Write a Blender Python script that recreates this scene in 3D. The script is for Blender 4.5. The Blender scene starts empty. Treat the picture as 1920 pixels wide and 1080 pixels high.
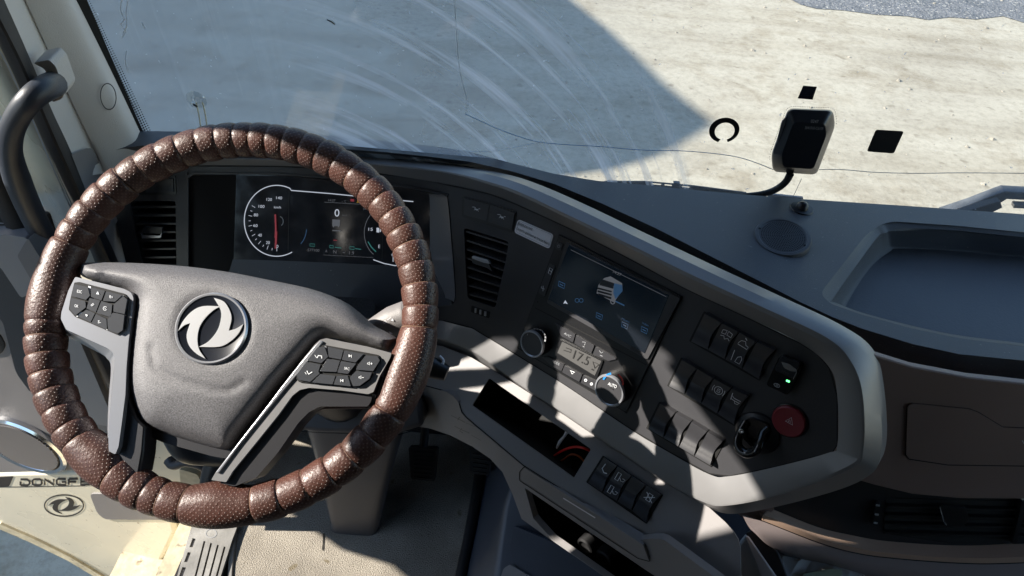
import bpy, bmesh, math, random
from math import radians, sin, cos, tan, pi, exp, log, sqrt, atan2, asin
from mathutils import Vector, Matrix
from mathutils.geometry import delaunay_2d_cdt
random.seed(7)
S = bpy.context.scene
COL = S.collection

# ------------------------------------------------------------------ camera
CAM_H, PITCH, ROLL, HFOV = 1.45, 42.0, 5.0, 74.0
_p, _r = radians(PITCH), radians(ROLL)
FW = Vector((0, cos(_p), -sin(_p)))
_rt = Vector((1, 0, 0)); _up = _rt.cross(FW)
RT = _rt * cos(_r) + _up * sin(_r)
UP = -_rt * sin(_r) + _up * cos(_r)
CP = Vector((0, 0, CAM_H))
FOC = 960 / tan(radians(HFOV / 2))
cd = bpy.data.cameras.new('camera'); cam = bpy.data.objects.new('camera', cd); COL.objects.link(cam)
cd.sensor_width = 36; cd.lens = 18 / tan(radians(HFOV / 2)); cd.clip_start = 0.02; cd.clip_end = 500
cam.matrix_world = Matrix(((RT.x, UP.x, -FW.x, CP.x), (RT.y, UP.y, -FW.y, CP.y), (RT.z, UP.z, -FW.z, CP.z), (0, 0, 0, 1)))
S.camera = cam
S.render.resolution_x, S.render.resolution_y = 1920, 1080

# ------------------------------------------------------------------ light
SUN_EL, SUN_AZ = 32.0, 3.0           # the light travels towards azimuth SUN_AZ from +X, coming down at SUN_EL
SD = Vector((cos(radians(SUN_AZ)) * cos(radians(SUN_EL)), sin(radians(SUN_AZ)) * cos(radians(SUN_EL)), -sin(radians(SUN_EL))))
w = bpy.data.worlds.new("World"); S.world = w; w.use_nodes = True
nt = w.node_tree; bg = nt.nodes['Background']
sky = nt.nodes.new('ShaderNodeTexSky'); sky.sky_type = 'NISHITA'; sky.sun_disc = False
sky.sun_elevation = radians(SUN_EL); sky.sun_rotation = atan2(-SD.x, -SD.y)
sky.altitude = 300; sky.air_density = 1.3; sky.dust_density = .4; sky.ozone_density = 2.5
nt.links.new(sky.outputs[0], bg.inputs[0]); bg.inputs[1].default_value = 0.115
sl = bpy.data.lights.new('sun', 'SUN'); sl.energy = 5.0; sl.angle = radians(0.55); sl.color = (1.0, 0.93, 0.83)
so = bpy.data.objects.new('sun', sl); COL.objects.link(so); so.rotation_euler = SD.to_track_quat('-Z', 'Y').to_euler()
so.location = (-6, 0, 6)
S.view_settings.view_transform = 'Standard'; S.view_settings.look = 'None'
S.view_settings.exposure = 1.42; S.view_settings.gamma = 1.0
S.cycles.max_bounces = 10; S.cycles.transparent_max_bounces = 12; S.cycles.sample_clamp_indirect = 6.0
S.cycles.caustics_reflective = False; S.cycles.caustics_refractive = False

# ------------------------------------------------------------------ materials
def mat(name, col, rough=0.5, metal=0.0, bump=None, spec=0.5, coat=0.0, emit=None, mottle=None, grain=None, speck=None):
    """bump=(scale,distance); mottle=(scale,amount); grain=(scale,amount) fine colour variation; speck=(scale,threshold,colour)"""
    m = bpy.data.materials.new(name); m.use_nodes = True; t = m.node_tree; b = t.nodes['Principled BSDF']
    b.inputs['Base Color'].default_value = (*col, 1); b.inputs['Roughness'].default_value = rough
    b.inputs['Metallic'].default_value = metal; b.inputs['Specular IOR Level'].default_value = spec
    b.inputs['Coat Weight'].default_value = coat; b.inputs['Coat Roughness'].default_value = 0.12
    tc = None
    def coord():
        nonlocal tc
        if tc is None: tc = t.nodes.new('ShaderNodeNewGeometry')
        return tc.outputs['Position']
    src = None
    for k, spec_ in (('m', mottle), ('g', grain)):
        if not spec_: continue
        n = t.nodes.new('ShaderNodeTexNoise'); n.inputs['Scale'].default_value = spec_[0]; n.inputs['Detail'].default_value = 5
        t.links.new(coord(), n.inputs['Vector'])
        mr = t.nodes.new('ShaderNodeMapRange'); mr.inputs[1].default_value = .3; mr.inputs[2].default_value = .7
        mr.inputs[3].default_value = 1 - spec_[1]; mr.inputs[4].default_value = 1 + spec_[1]
        t.links.new(n.outputs[0], mr.inputs[0])
        mx = t.nodes.new('ShaderNodeVectorMath'); mx.operation = 'SCALE'
        if src is None: mx.inputs[0].default_value = col
        else: t.links.new(src, mx.inputs[0])
        t.links.new(mr.outputs[0], mx.inputs['Scale']); src = mx.outputs[0]
        if k == 'm':
            rr = t.nodes.new('ShaderNodeMapRange'); rr.inputs[3].default_value = max(.02, rough - .08); rr.inputs[4].default_value = min(1, rough + .1)
            rr.inputs[1].default_value = .3; rr.inputs[2].default_value = .7
            t.links.new(n.outputs[0], rr.inputs[0]); t.links.new(rr.outputs[0], b.inputs['Roughness'])
    if speck:
        n = t.nodes.new('ShaderNodeTexNoise'); n.inputs['Scale'].default_value = speck[0]; n.inputs['Detail'].default_value = 3
        t.links.new(coord(), n.inputs['Vector'])
        mr = t.nodes.new('ShaderNodeMapRange'); mr.inputs[1].default_value = speck[1]; mr.inputs[2].default_value = speck[1] + .06
        t.links.new(n.outputs[0], mr.inputs[0])
        mx = t.nodes.new('ShaderNodeMixRGB'); t.links.new(mr.outputs[0], mx.inputs[0]); mx.inputs[2].default_value = (*speck[2], 1)
        if src is None: mx.inputs[1].default_value = (*col, 1)
        else: t.links.new(src, mx.inputs[1])
        src = mx.outputs[0]
    if src is not None: t.links.new(src, b.inputs['Base Color'])
    if bump:
        n = t.nodes.new('ShaderNodeTexNoise'); n.inputs['Scale'].default_value = bump[0]; n.inputs['Detail'].default_value = 3
        t.links.new(coord(), n.inputs['Vector'])
        bn = t.nodes.new('ShaderNodeBump'); bn.inputs['Strength'].default_value = 1; bn.inputs['Distance'].default_value = bump[1]
        t.links.new(n.outputs[0], bn.inputs['Height']); t.links.new(bn.outputs[0], b.inputs['Normal'])
    if emit:
        b.inputs['Emission Color'].default_value = (*emit[0], 1); b.inputs['Emission Strength'].default_value = emit[1]
    return m

M = {}
M['pad'] = mat('soft_pad', (.070, .076, .088), .44, bump=(900, .0004), mottle=(6, .16), speck=(210, .70, (.20, .20, .20)), spec=.45)
M['fascia'] = mat('fascia_plastic', (.040, .040, .044), .45, bump=(1400, .00015), mottle=(9, .08), spec=.45)
M['switch'] = mat('switch_plastic', (.036, .036, .040), .36, bump=(1500, .0001), spec=.5)
M['black'] = mat('black_plastic', (.010, .010, .011), .35, spec=.5)
M['deep'] = mat('deep_black', (.004, .004, .004), .8)
M['gloss'] = mat('gloss_black', (.006, .006, .007), .12, spec=.5)
M['trim'] = mat('silver_trim', (.225, .223, .226), .38, metal=.25, bump=(1800, .00008), mottle=(14, .05))
M['chrome'] = mat('chrome', (.75, .75, .77), .14, metal=1.0)
M['satin'] = mat('satin_metal', (.38, .39, .42), .28, metal=.6)
M['lower'] = mat('lower_panel_grey', (.26, .25, .25), .5, bump=(1200, .0002), mottle=(7, .06), spec=.4)
M['shelf'] = mat('shelf_grey', (.25, .238, .238), .5, bump=(1200, .0002), mottle=(7, .06), spec=.4)
M['pillar'] = mat('pillar_fabric', (.72, .70, .67), .75, bump=(700, .0005), mottle=(5, .05), spec=.25)
M['grip'] = mat('grab_handle_vinyl', (.030, .036, .048), .42, bump=(900, .0002), spec=.5)
M['seal'] = mat('rubber_seal', (.016, .015, .016), .6, bump=(500, .0003))
M['cream'] = mat('cream_paint', (.62, .575, .46), .28, coat=.4, mottle=(5, .07), speck=(60, .70, (.25, .2, .14)))
M['creamd'] = mat('dirty_cream_paint', (.50, .44, .31), .5, mottle=(9, .22), grain=(60, .15), speck=(34, .62, (.2, .16, .11)), bump=(60, .001))
M['doorgrey'] = mat('door_card_grey', (.17, .16, .16), .55, bump=(900, .0003), mottle=(4, .08))
M['doordark'] = mat('door_card_dark', (.035, .035, .040), .5, bump=(900, .0003))
M['brown'] = mat('brown_trim', (.24, .172, .155), .5, bump=(1100, .0003), mottle=(5, .08), spec=.4)
M['copper'] = mat('copper_trim', (.58, .40, .30), .40, metal=.2, mottle=(5, .05))
M['taupe'] = mat('taupe_panel', (.32, .265, .26), .5, bump=(1100, .0002))
M['carpet'] = mat('dark_carpet', (.022, .022, .025), .95, bump=(500, .003), mottle=(25, .3), grain=(500, .35))
M['mat'] = mat('beige_carpet', (.31, .28, .235), .95, bump=(420, .0035), mottle=(9, .26), grain=(420, .32), speck=(30, .66, (.20, .17, .12)), spec=.1)
M['column'] = mat('column_plastic', (.075, .073, .078), .45, bump=(900, .0002), mottle=(6, .06))
M['hub'] = mat('hub_leather_grain', (.112, .110, .117), .50, bump=(900, .0005), grain=(700, .45), spec=.5)
M['spoke'] = mat('spoke_dark', (.020, .020, .023), .4, bump=(1500, .0001))
M['key'] = mat('steering_button', (.05, .053, .06), .25, spec=.7)
M['white'] = mat('white_print', (.75, .77, .8), .5)
M['greyprint'] = mat('grey_print', (.32, .33, .35), .5)
M['red'] = mat('red_plastic', (.19, .018, .025), .4, bump=(900, .0002))
M['redwire'] = mat('red_wire', (.65, .02, .015), .35)
M['sticker'] = mat('white_sticker', (.85, .83, .86), .4)
M['ink'] = mat('black_ink', (.02, .02, .02), .5)
M['frit'] = mat('black_frit', (.004, .004, .005), .6)
M['housing'] = mat('housing_black', (.013, .014, .018), .34, bump=(900, .0001), spec=.4)
M['blue'] = mat('blue_grey_box', (.055, .065, .085), .4, mottle=(4, .15))
M['lightbox'] = mat('light_grey_bin', (.50, .51, .54), .4, mottle=(6, .04))
M['paper'] = mat('paper', (.62, .64, .66), .6)
M['sill'] = mat('sill_plate_plastic', (.36, .35, .33), .35, metal=.4, mottle=(20, .15), bump=(200, .0003))
M['rubber'] = mat('pedal_rubber', (.014, .014, .015), .6)
M['alu'] = mat('weathered_arm', (.10, .11, .125), .45, mottle=(40, .35), metal=.3)
M['wipe'] = mat('wiper_black', (.02, .021, .024), .4)
M['building'] = mat('rendered_wall', (.45, .42, .38), .8, mottle=(.6, .15))
M['roof'] = mat('headlining', (.16, .155, .15), .85, bump=(500, .0005))
M['silverlogo'] = mat('silver_logo', (.85, .86, .88), .3, metal=.75)
M['logoblack'] = mat('logo_black', (.012, .014, .020), .22)
M['chain'] = mat('ball_chain', (.62, .60, .45), .3, metal=.8)
M['browndark'] = mat('logo_brown_black', (.022, .018, .015), .6)
M['cable'] = mat('blue_wire', (.10, .22, .50), .4)
M['led'] = mat('green_led', (.1, .8, .2), .4, emit=((.15, 1, .3), 1.2))
M['e_white'] = mat('display_white', (.02, .02, .02), .4, emit=((.75, .82, .95), .22))
M['e_dim'] = mat('display_dim', (.02, .02, .02), .4, emit=((.6, .65, .75), .05))
M['e_blue'] = mat('display_blue', (.02, .02, .02), .4, emit=((.10, .28, .60), .07))
M['e_cyan'] = mat('display_cyan', (.02, .02, .02), .4, emit=((.08, .45, .42), .10))
M['e_amber'] = mat('display_amber', (.02, .02, .02), .4, emit=((.75, .42, .04), .12))
M['e_red'] = mat('display_red', (.02, .02, .02), .4, emit=((.75, .10, .14), .09))
M['e_panel'] = mat('display_panel', (.008, .010, .014), .14, emit=((.02, .05, .09), .02), spec=.45)
M['glassdark'] = mat('cluster_glass', (.038, .040, .047), .12, spec=.7, mottle=(30, .25))  # base greyed to stand in for the pale glare over the screen
M['lcd'] = mat('lcd_grey', (.085, .084, .083), .35)
M['tempblue'] = mat('blue_print', (.02, .22, .65), .4)
M['tempred'] = mat('red_print', (.65, .03, .02), .4)
M['tile_dark'] = mat('tablet_dark_edge', (.05, .05, .055), .3)

# ------------------------------------------------------------------ geometry helpers
def ray(px, py): return (RT * (px - 960) - UP * (py - 540) + FW * FOC).normalized()
def plane(n, p):
    n = Vector(n).normalized(); p = Vector(p)
    def h(q): return n.dot(q - p)
    h.plane = (n, p); return h
def hit(px, py, h, off=0.0):
    r = ray(px, py)
    if hasattr(h, 'plane'):
        n, p = h.plane
        return CP + r * ((off - n.dot(CP - p)) / n.dot(r))
    t0 = .15; f0 = h(CP + r * t0) - off; t = t0
    while t < 6:
        t += .06; f1 = h(CP + r * t) - off
        if f1 < 0: break
        t0, f0 = t, f1
    a, b = t0, t
    for _ in range(26):
        m = (a + b) / 2
        if h(CP + r * m) - off > 0: a = m
        else: b = m
    return CP + r * ((a + b) / 2)
def normal(h, p):
    if hasattr(h, 'plane'): return h.plane[0]
    e = 1e-3
    return Vector((h(p + Vector((e, 0, 0))) - h(p - Vector((e, 0, 0))), h(p + Vector((0, e, 0))) - h(p - Vector((0, e, 0))), h(p + Vector((0, 0, e))) - h(p - Vector((0, 0, e))))).normalized()
def project(p):
    d = p - CP; z = d.dot(FW); return (960 + FOC * d.dot(RT) / z, 540 - FOC * d.dot(UP) / z)

def worldloc(o):
    v = Vector(o.location)
    while o.parent: o = o.parent; v += Vector(o.location)
    return v
def link(name, verts, faces, m, parent=None, smooth=35, uvs=None, recalc=True):
    vs = [Vector(v) for v in verts]
    c = sum(vs, Vector()) / max(1, len(vs))
    me = bpy.data.meshes.new(name)
    me.from_pydata([v - c for v in vs], [], faces); me.update()
    if uvs:
        ul = me.uv_layers.new(name='UVMap')
        for poly in me.polygons:
            for li, u in zip(poly.loop_indices, uvs[poly.index]): ul.data[li].uv = u
    if recalc:
        bm = bmesh.new(); bm.from_mesh(me); bmesh.ops.recalc_face_normals(bm, faces=bm.faces); bm.to_mesh(me); bm.free()
    o = bpy.data.objects.new(name, me); COL.objects.link(o)
    if parent is not None: o.parent = parent; o.location = c - worldloc(parent)
    else: o.location = c
    if m: me.materials.append(M[m] if isinstance(m, str) else m)
    if smooth is not None:
        for p in me.polygons: p.use_smooth = True
        me.set_sharp_from_angle(angle=radians(smooth))
    return o
def bevel(o, wdt, seg=2, ang=40):
    b = o.modifiers.new('bevel', 'BEVEL'); b.width = wdt; b.segments = seg; b.limit_method = 'ANGLE'; b.angle_limit = radians(ang)
    b.use_clamp_overlap = True; b.harden_normals = False
    return o
def tag(o, label, cat, group=None, kind=None):
    if label: o['label'] = label
    if cat: o['category'] = cat
    if group: o['group'] = group
    if kind: o['kind'] = kind
    return o
def empty(name, loc, label, cat, group=None):
    o = bpy.data.objects.new(name, None); o.location = loc; o.empty_display_size = .05; COL.objects.link(o)
    return tag(o, label, cat, group)

def cr(pts, n, closed=False):
    """Catmull-Rom through tuples/Vectors, n samples per span"""
    P = [Vector(p) for p in pts]; N = len(P); out = []
    spans = N if closed else N - 1
    for i in range(spans):
        p1, p2 = P[i], P[(i + 1) % N]
        p0 = P[i - 1] if (closed or i > 0) else p1 * 2 - p2
        p3 = P[(i + 2) % N] if (closed or i + 2 < N) else p2 * 2 - p1
        for k in range(n):
            t = k / n
            out.append(.5 * ((2 * p1) + (p2 - p0) * t + (2 * p0 - 5 * p1 + 4 * p2 - p3) * t * t + (3 * p1 - p0 - 3 * p2 + p3) * t ** 3))
    if not closed: out.append(P[-1])
    return out
def fillet(pts, r, seg=5):
    """round the corners of a closed pixel polygon"""
    P = [Vector(p).to_2d() for p in pts]; N = len(P); out = []
    for i in range(N):
        a, b, c = P[i - 1], P[i], P[(i + 1) % N]
        u, v = (a - b), (c - b); rr = min(r, u.length * .45, v.length * .45)
        s, e = b + u.normalized() * rr, b + v.normalized() * rr
        for k in range(seg + 1):
            t = k / seg; out.append(s * (1 - t) ** 2 + b * 2 * t * (1 - t) + e * t * t)
    return out
def inside(p, poly):
    x, y = p; c = False; n = len(poly); j = n - 1
    for i in range(n):
        xi, yi = poly[i]; xj, yj = poly[j]
        if (yi > y) != (yj > y) and x < (xj - xi) * (y - yi) / (yj - yi) + xi: c = not c
        j = i
    return c
def segd(p, loop, closed=True):
    best = 1e9; n = len(loop)
    for i in range(n if closed else n - 1):
        a = loop[i]; b = loop[(i + 1) % n]
        ax, ay = a; bx, by = b; dx, dy = bx - ax, by - ay; L = dx * dx + dy * dy or 1e-9
        t = max(0, min(1, ((p[0] - ax) * dx + (p[1] - ay) * dy) / L))
        d = (p[0] - ax - dx * t) ** 2 + (p[1] - ay - dy * t) ** 2
        if d < best: best = d
    return sqrt(best)
def densify(loop, step):
    out = []
    n = len(loop)
    for i in range(n):
        a = Vector(loop[i]); b = Vector(loop[(i + 1) % n]); k = max(1, int((b - a).length / step))
        for j in range(k): out.append(a + (b - a) * (j / k))
    return out

def sheet(name, outer, h, m, parent=None, off=0.0, thick=0.003, holes=(), grid=None, step=None, r=0, fn=None, bev=0, smooth=35, dense=None):
    """a solid sheet traced on surface h: outline in photo pixels, holes, thickness along the surface normal.
    fn(px,py,distance to outline in px) -> extra offset"""
    if r: outer = fillet(outer, r)
    outer = [tuple(Vector(p).to_2d()) for p in outer]
    holes = [[tuple(Vector(p).to_2d()) for p in q] for q in holes]
    if dense: outer = [tuple(p) for p in densify(outer, dense)]; holes = [[tuple(p) for p in densify(q, dense)] for q in holes]
    V = []; E_ = []
    for L in [outer] + list(holes):
        s = len(V); V += L; E_ += [(s + i, s + (i + 1) % len(L)) for i in range(len(L))]
    if grid:
        xs = [p[0] for p in outer]; ys = [p[1] for p in outer]
        y = min(ys) + grid * .5; row = 0
        while y < max(ys):
            x = min(xs) + grid * (.5 if row % 2 else .95)
            while x < max(xs):
                if inside((x, y), outer) and not any(inside((x, y), q) for q in holes):
                    if min([segd((x, y), outer)] + [segd((x, y), q) for q in holes]) > grid * .35: V.append((x, y))
                x += grid
            y += grid * .87; row += 1
    vo, eo, fo, _, _, _ = delaunay_2d_cdt([Vector(v) for v in V], E_, [], 0, 1e-5)
    tris = []
    for f in fo:
        c = sum((vo[i] for i in f), Vector((0, 0))) / len(f)
        if inside(c, outer) and not any(inside(c, q) for q in holes): tris.append(tuple(f))
    pts = []; nor = []
    for v in vo:
        o2 = off + (fn(v.x, v.y, segd(v, outer)) if fn else 0)
        p = hit(v.x, v.y, h, o2); pts.append(p)
    cnt = {}
    for f in tris:
        for i in range(3):
            e = (f[i], f[(i + 1) % 3]); cnt[tuple(sorted(e))] = cnt.get(tuple(sorted(e)), []) + [e]
    bnd = [e[0] for e in cnt.values() if len(e) == 1]
    faces = list(tris)
    if thick:
        low = {}
        for a, b in bnd:
            for i in (a, b):
                if i not in low:
                    low[i] = len(pts); pts.append(pts[i] - normal(h, pts[i]) * thick)
        for a, b in bnd: faces.append((b, a, low[a], low[b]))
    used = sorted({i for f in faces for i in f}); mp = {u: k for k, u in enumerate(used)}
    o = link(name, [pts[u] for u in used], [tuple(mp[i] for i in f) for f in faces], m, parent, smooth)
    if bev: bevel(o, bev)
    return o

def loft(name, rows, m, parent=None, n=6, k=4, closed=False, smooth=50, across_linear=False, caps=False):
    """rows: list of equally long lists of world points"""
    R = [cr(r_, n, closed) if n > 1 else [Vector(p) for p in r_] for r_ in rows]
    L = len(R[0])
    if across_linear or len(R) == 2: G = R
    else:
        G = [];
        cols = [cr([R[i][j] for i in range(len(R))], k) for j in range(L)]
        for i in range(len(cols[0])): G.append([cols[j][i] for j in range(L)])
    verts = [p for r_ in G for p in r_]; faces = []
    for i in range(len(G) - 1):
        for j in range(L if closed else L - 1):
            a = i * L + j; b = i * L + (j + 1) % L; faces.append((a, b, b + L, a + L))
    if caps: faces.append(tuple(range(L))); faces.append(tuple(range((len(G) - 1) * L, len(G) * L))[::-1])
    return link(name, verts, faces, m, parent, smooth)
def curve(pts, h, off=0.0): return [hit(x, y, h, off) for x, y in pts]

def tube(name, pts, rad, m, parent=None, seg=10, sub=6, flat=1.0, upv=None, build=True):
    P = cr(pts, sub) if sub > 1 else [Vector(p) for p in pts]
    if isinstance(rad, (int, float)): R = [rad] * len(P)
    else:
        R = []
        for i in range(len(P)):
            t = i / (len(P) - 1) * (len(rad) - 1); a = int(min(t, len(rad) - 2)); R.append(rad[a] + (rad[a + 1] - rad[a]) * (t - a))
    verts = []; faces = []; up = None
    for i, p in enumerate(P):
        d = (P[min(i + 1, len(P) - 1)] - P[max(i - 1, 0)]).normalized()
        if up is None:
            up = Vector(upv) if upv else Vector((0, 0, 1))
            if abs(up.dot(d)) > .95: up = Vector((1, 0, 0))
        up = (up - d * up.dot(d)).normalized(); sd = d.cross(up)
        for k in range(seg):
            a = 2 * pi * k / seg; verts.append(p + (sd * cos(a) + up * sin(a) * flat) * R[i])
    for i in range(len(P) - 1):
        for k in range(seg):
            a = i * seg + k; b = i * seg + (k + 1) % seg; faces.append((a, b, b + seg, a + seg))
    faces.append(tuple(range(seg))[::-1]); faces.append(tuple(range((len(P) - 1) * seg, len(P) * seg)))
    if not build: return verts, faces
    return link(name, verts, faces, m, parent, 50)
def joined(name, parts, m, parent=None, smooth=40):
    V = []; F_ = []
    for v, f in parts:
        s = len(V); V += list(v); F_ += [tuple(i + s for i in q) for q in f]
    return link(name, V, F_, m, parent, smooth)
def box_pts(c8):
    """eight corners: front four (tl,tr,br,bl) then back four"""
    return c8, [(0, 1, 2, 3), (7, 6, 5, 4), (0, 4, 5, 1), (1, 5, 6, 2), (2, 6, 7, 3), (3, 7, 4, 0)]
def abox(x0, x1, y0, y1, z0, z1):
    return box_pts([Vector(v) for v in ((x0, y0, z1), (x1, y0, z1), (x1, y0, z0), (x0, y0, z0), (x0, y1, z1), (x1, y1, z1), (x1, y1, z0), (x0, y1, z0))])
def strokes(name, lines, h, m, parent, off=.0006, wpx=1.5):
    """flat printed lines lying on surface h; every line is (points, width px, closed)"""
    parts = []
    for ln in lines:
        pts = ln[0]; wd = ln[1] if len(ln) > 1 else wpx; cl = ln[2] if len(ln) > 2 else False
        n = len(pts); L = []; R = []
        for i in range(n):
            a = pts[(i - 1) % n] if (cl or i > 0) else pts[i]; b = pts[(i + 1) % n] if (cl or i < n - 1) else pts[i]
            d = Vector((b[0] - a[0], b[1] - a[1]));
            if d.length < 1e-6: d = Vector((1, 0))
            d.normalize(); q = Vector((-d.y, d.x)) * wd / 2
            L.append(hit(pts[i][0] + q.x, pts[i][1] + q.y, h, off)); R.append(hit(pts[i][0] - q.x, pts[i][1] - q.y, h, off))
        v = []
        for a, b in zip(L, R): v += [a, b]
        f = [(2 * i, 2 * i + 1, (2 * i + 3) % (2 * n), (2 * i + 2) % (2 * n)) for i in range(n if cl else n - 1)]
        parts.append((v, f))
    return joined(name, parts, m, parent)
def polys(name, plist, h, m, parent, off=.0006):
    parts = []
    for q in plist:
        parts.append(([hit(x, y, h, off) for x, y in q], [tuple(range(len(q)))]))
    return joined(name, parts, m, parent, None)
_font_cache = {}
def glyphs(s):
    if s in _font_cache: return _font_cache[s]
    c = bpy.data.curves.new('txt', 'FONT'); c.body = s; c.resolution_u = 3
    o = bpy.data.objects.new('txt', c); COL.objects.link(o)
    dg = bpy.context.evaluated_depsgraph_get(); me = bpy.data.meshes.new_from_object(o.evaluated_get(dg))
    v = [(p.co.x, p.co.y) for p in me.vertices]; f = [tuple(p.vertices) for p in me.polygons]
    bpy.data.objects.remove(o); bpy.data.curves.remove(c); bpy.data.meshes.remove(me)
    x0 = min(p[0] for p in v); x1 = max(p[0] for p in v); y0 = min(p[1] for p in v); y1 = max(p[1] for p in v)
    v = [((x - x0) / (x1 - x0), (y - y0) / (y1 - y0)) for x, y in v]
    _font_cache[s] = (v, f); return v, f
def text_part(s, q, h, off=.0008):
    """text s fitted into pixel quad q = (top-left, top-right, bottom-right, bottom-left) on surface h"""
    v, f = glyphs(s); out = []
    for x, y in v:
        tx = q[0][0] * (1 - x) + q[1][0] * x, q[0][1] * (1 - x) + q[1][1] * x
        bx = q[3][0] * (1 - x) + q[2][0] * x, q[3][1] * (1 - x) + q[2][1] * x
        out.append(hit(bx[0] * (1 - y) + tx[0] * y, bx[1] * (1 - y) + tx[1] * y, h, off))
    return out, f
def texts(name, items, h, m, parent, off=.0008):
    return joined(name, [text_part(s, q, h, off) for s, q in items], m, parent, None)
def arc(cx, cy, rx, ry, a0, a1, n=24, rot=0.0):
    """pixel arc; angles in degrees, 0 = right, 90 = up on screen"""
    out = []
    for i in range(n + 1):
        a = radians(a0 + (a1 - a0) * i / n); x, y = rx * cos(a), -ry * sin(a); r_ = radians(rot)
        out.append((cx + x * cos(r_) - y * sin(r_), cy + x * sin(r_) + y * cos(r_)))
    return out
def disc_rows(c, n, prof, seg=36, xdir=None):
    """rings of a turned shape: prof = (radius, height along n)"""
    n = Vector(n).normalized(); u = Vector(xdir) if xdir else Vector((1, 0, 0)); u = (u - n * u.dot(n)).normalized(); v = n.cross(u)
    return [[c + (u * cos(2 * pi * k / seg) + v * sin(2 * pi * k / seg)) * r_ + n * z for k in range(seg)] for r_, z in prof]
def turned(name, c, n, prof, m, parent=None, seg=36, smooth=40, cap=False):
    rows = disc_rows(c, n, prof, seg); verts = [p for r_ in rows for p in r_]; faces = []
    for i in range(len(rows) - 1):
        for k in range(seg):
            a = i * seg + k; b = i * seg + (k + 1) % seg; faces.append((a, b, b + seg, a + seg))
    if cap: faces.append(tuple(range((len(rows) - 1) * seg, len(rows) * seg)))
    return link(name, verts, faces, m, parent, smooth)

# ------------------------------------------------------------------ the surfaces of the cab
def gX(x):
    a = (x + .122) / .03
    return .95 - .81 * .03 * (a if a > 30 else log(1 + exp(a)))
def FS(p): return (gX(p.x) + .405 * (p.z - .735) - p.y) / 1.28     # switch fascia, bending towards the driver
WS = plane((0, -.989, -.148), (0, 1.0, .84))                         # windscreen
TOP = plane((0, 0, 1), (0, 0, .84))                                  # dash top
LN = Vector((-.45, -.55, .7)).normalized()
LP = hit(1000, 700, FS) + LN * -.012
LS = plane(LN, LP)                                                   # lower shelf under the fascia
LF = plane((-.60, -.74, .05), hit(984, 860, LS))                     # lower front
PF = plane((0, -.97, .2), (.5, .575, .8))                            # passenger side front
DP = plane((-.12, -.99, 0), (-.93, .82, 0))                           # open door card
FLOOR = plane((0, 0, 1), (0, 0, 0))
WN = Vector((0, -sin(radians(37)), cos(radians(37)))); WV = Vector((0, cos(radians(37)), sin(radians(37))))
WC = CP + ray(437, 610) * .9 + WV * .014
SW = plane(WN, WC)                                                   # steering wheel plane
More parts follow.
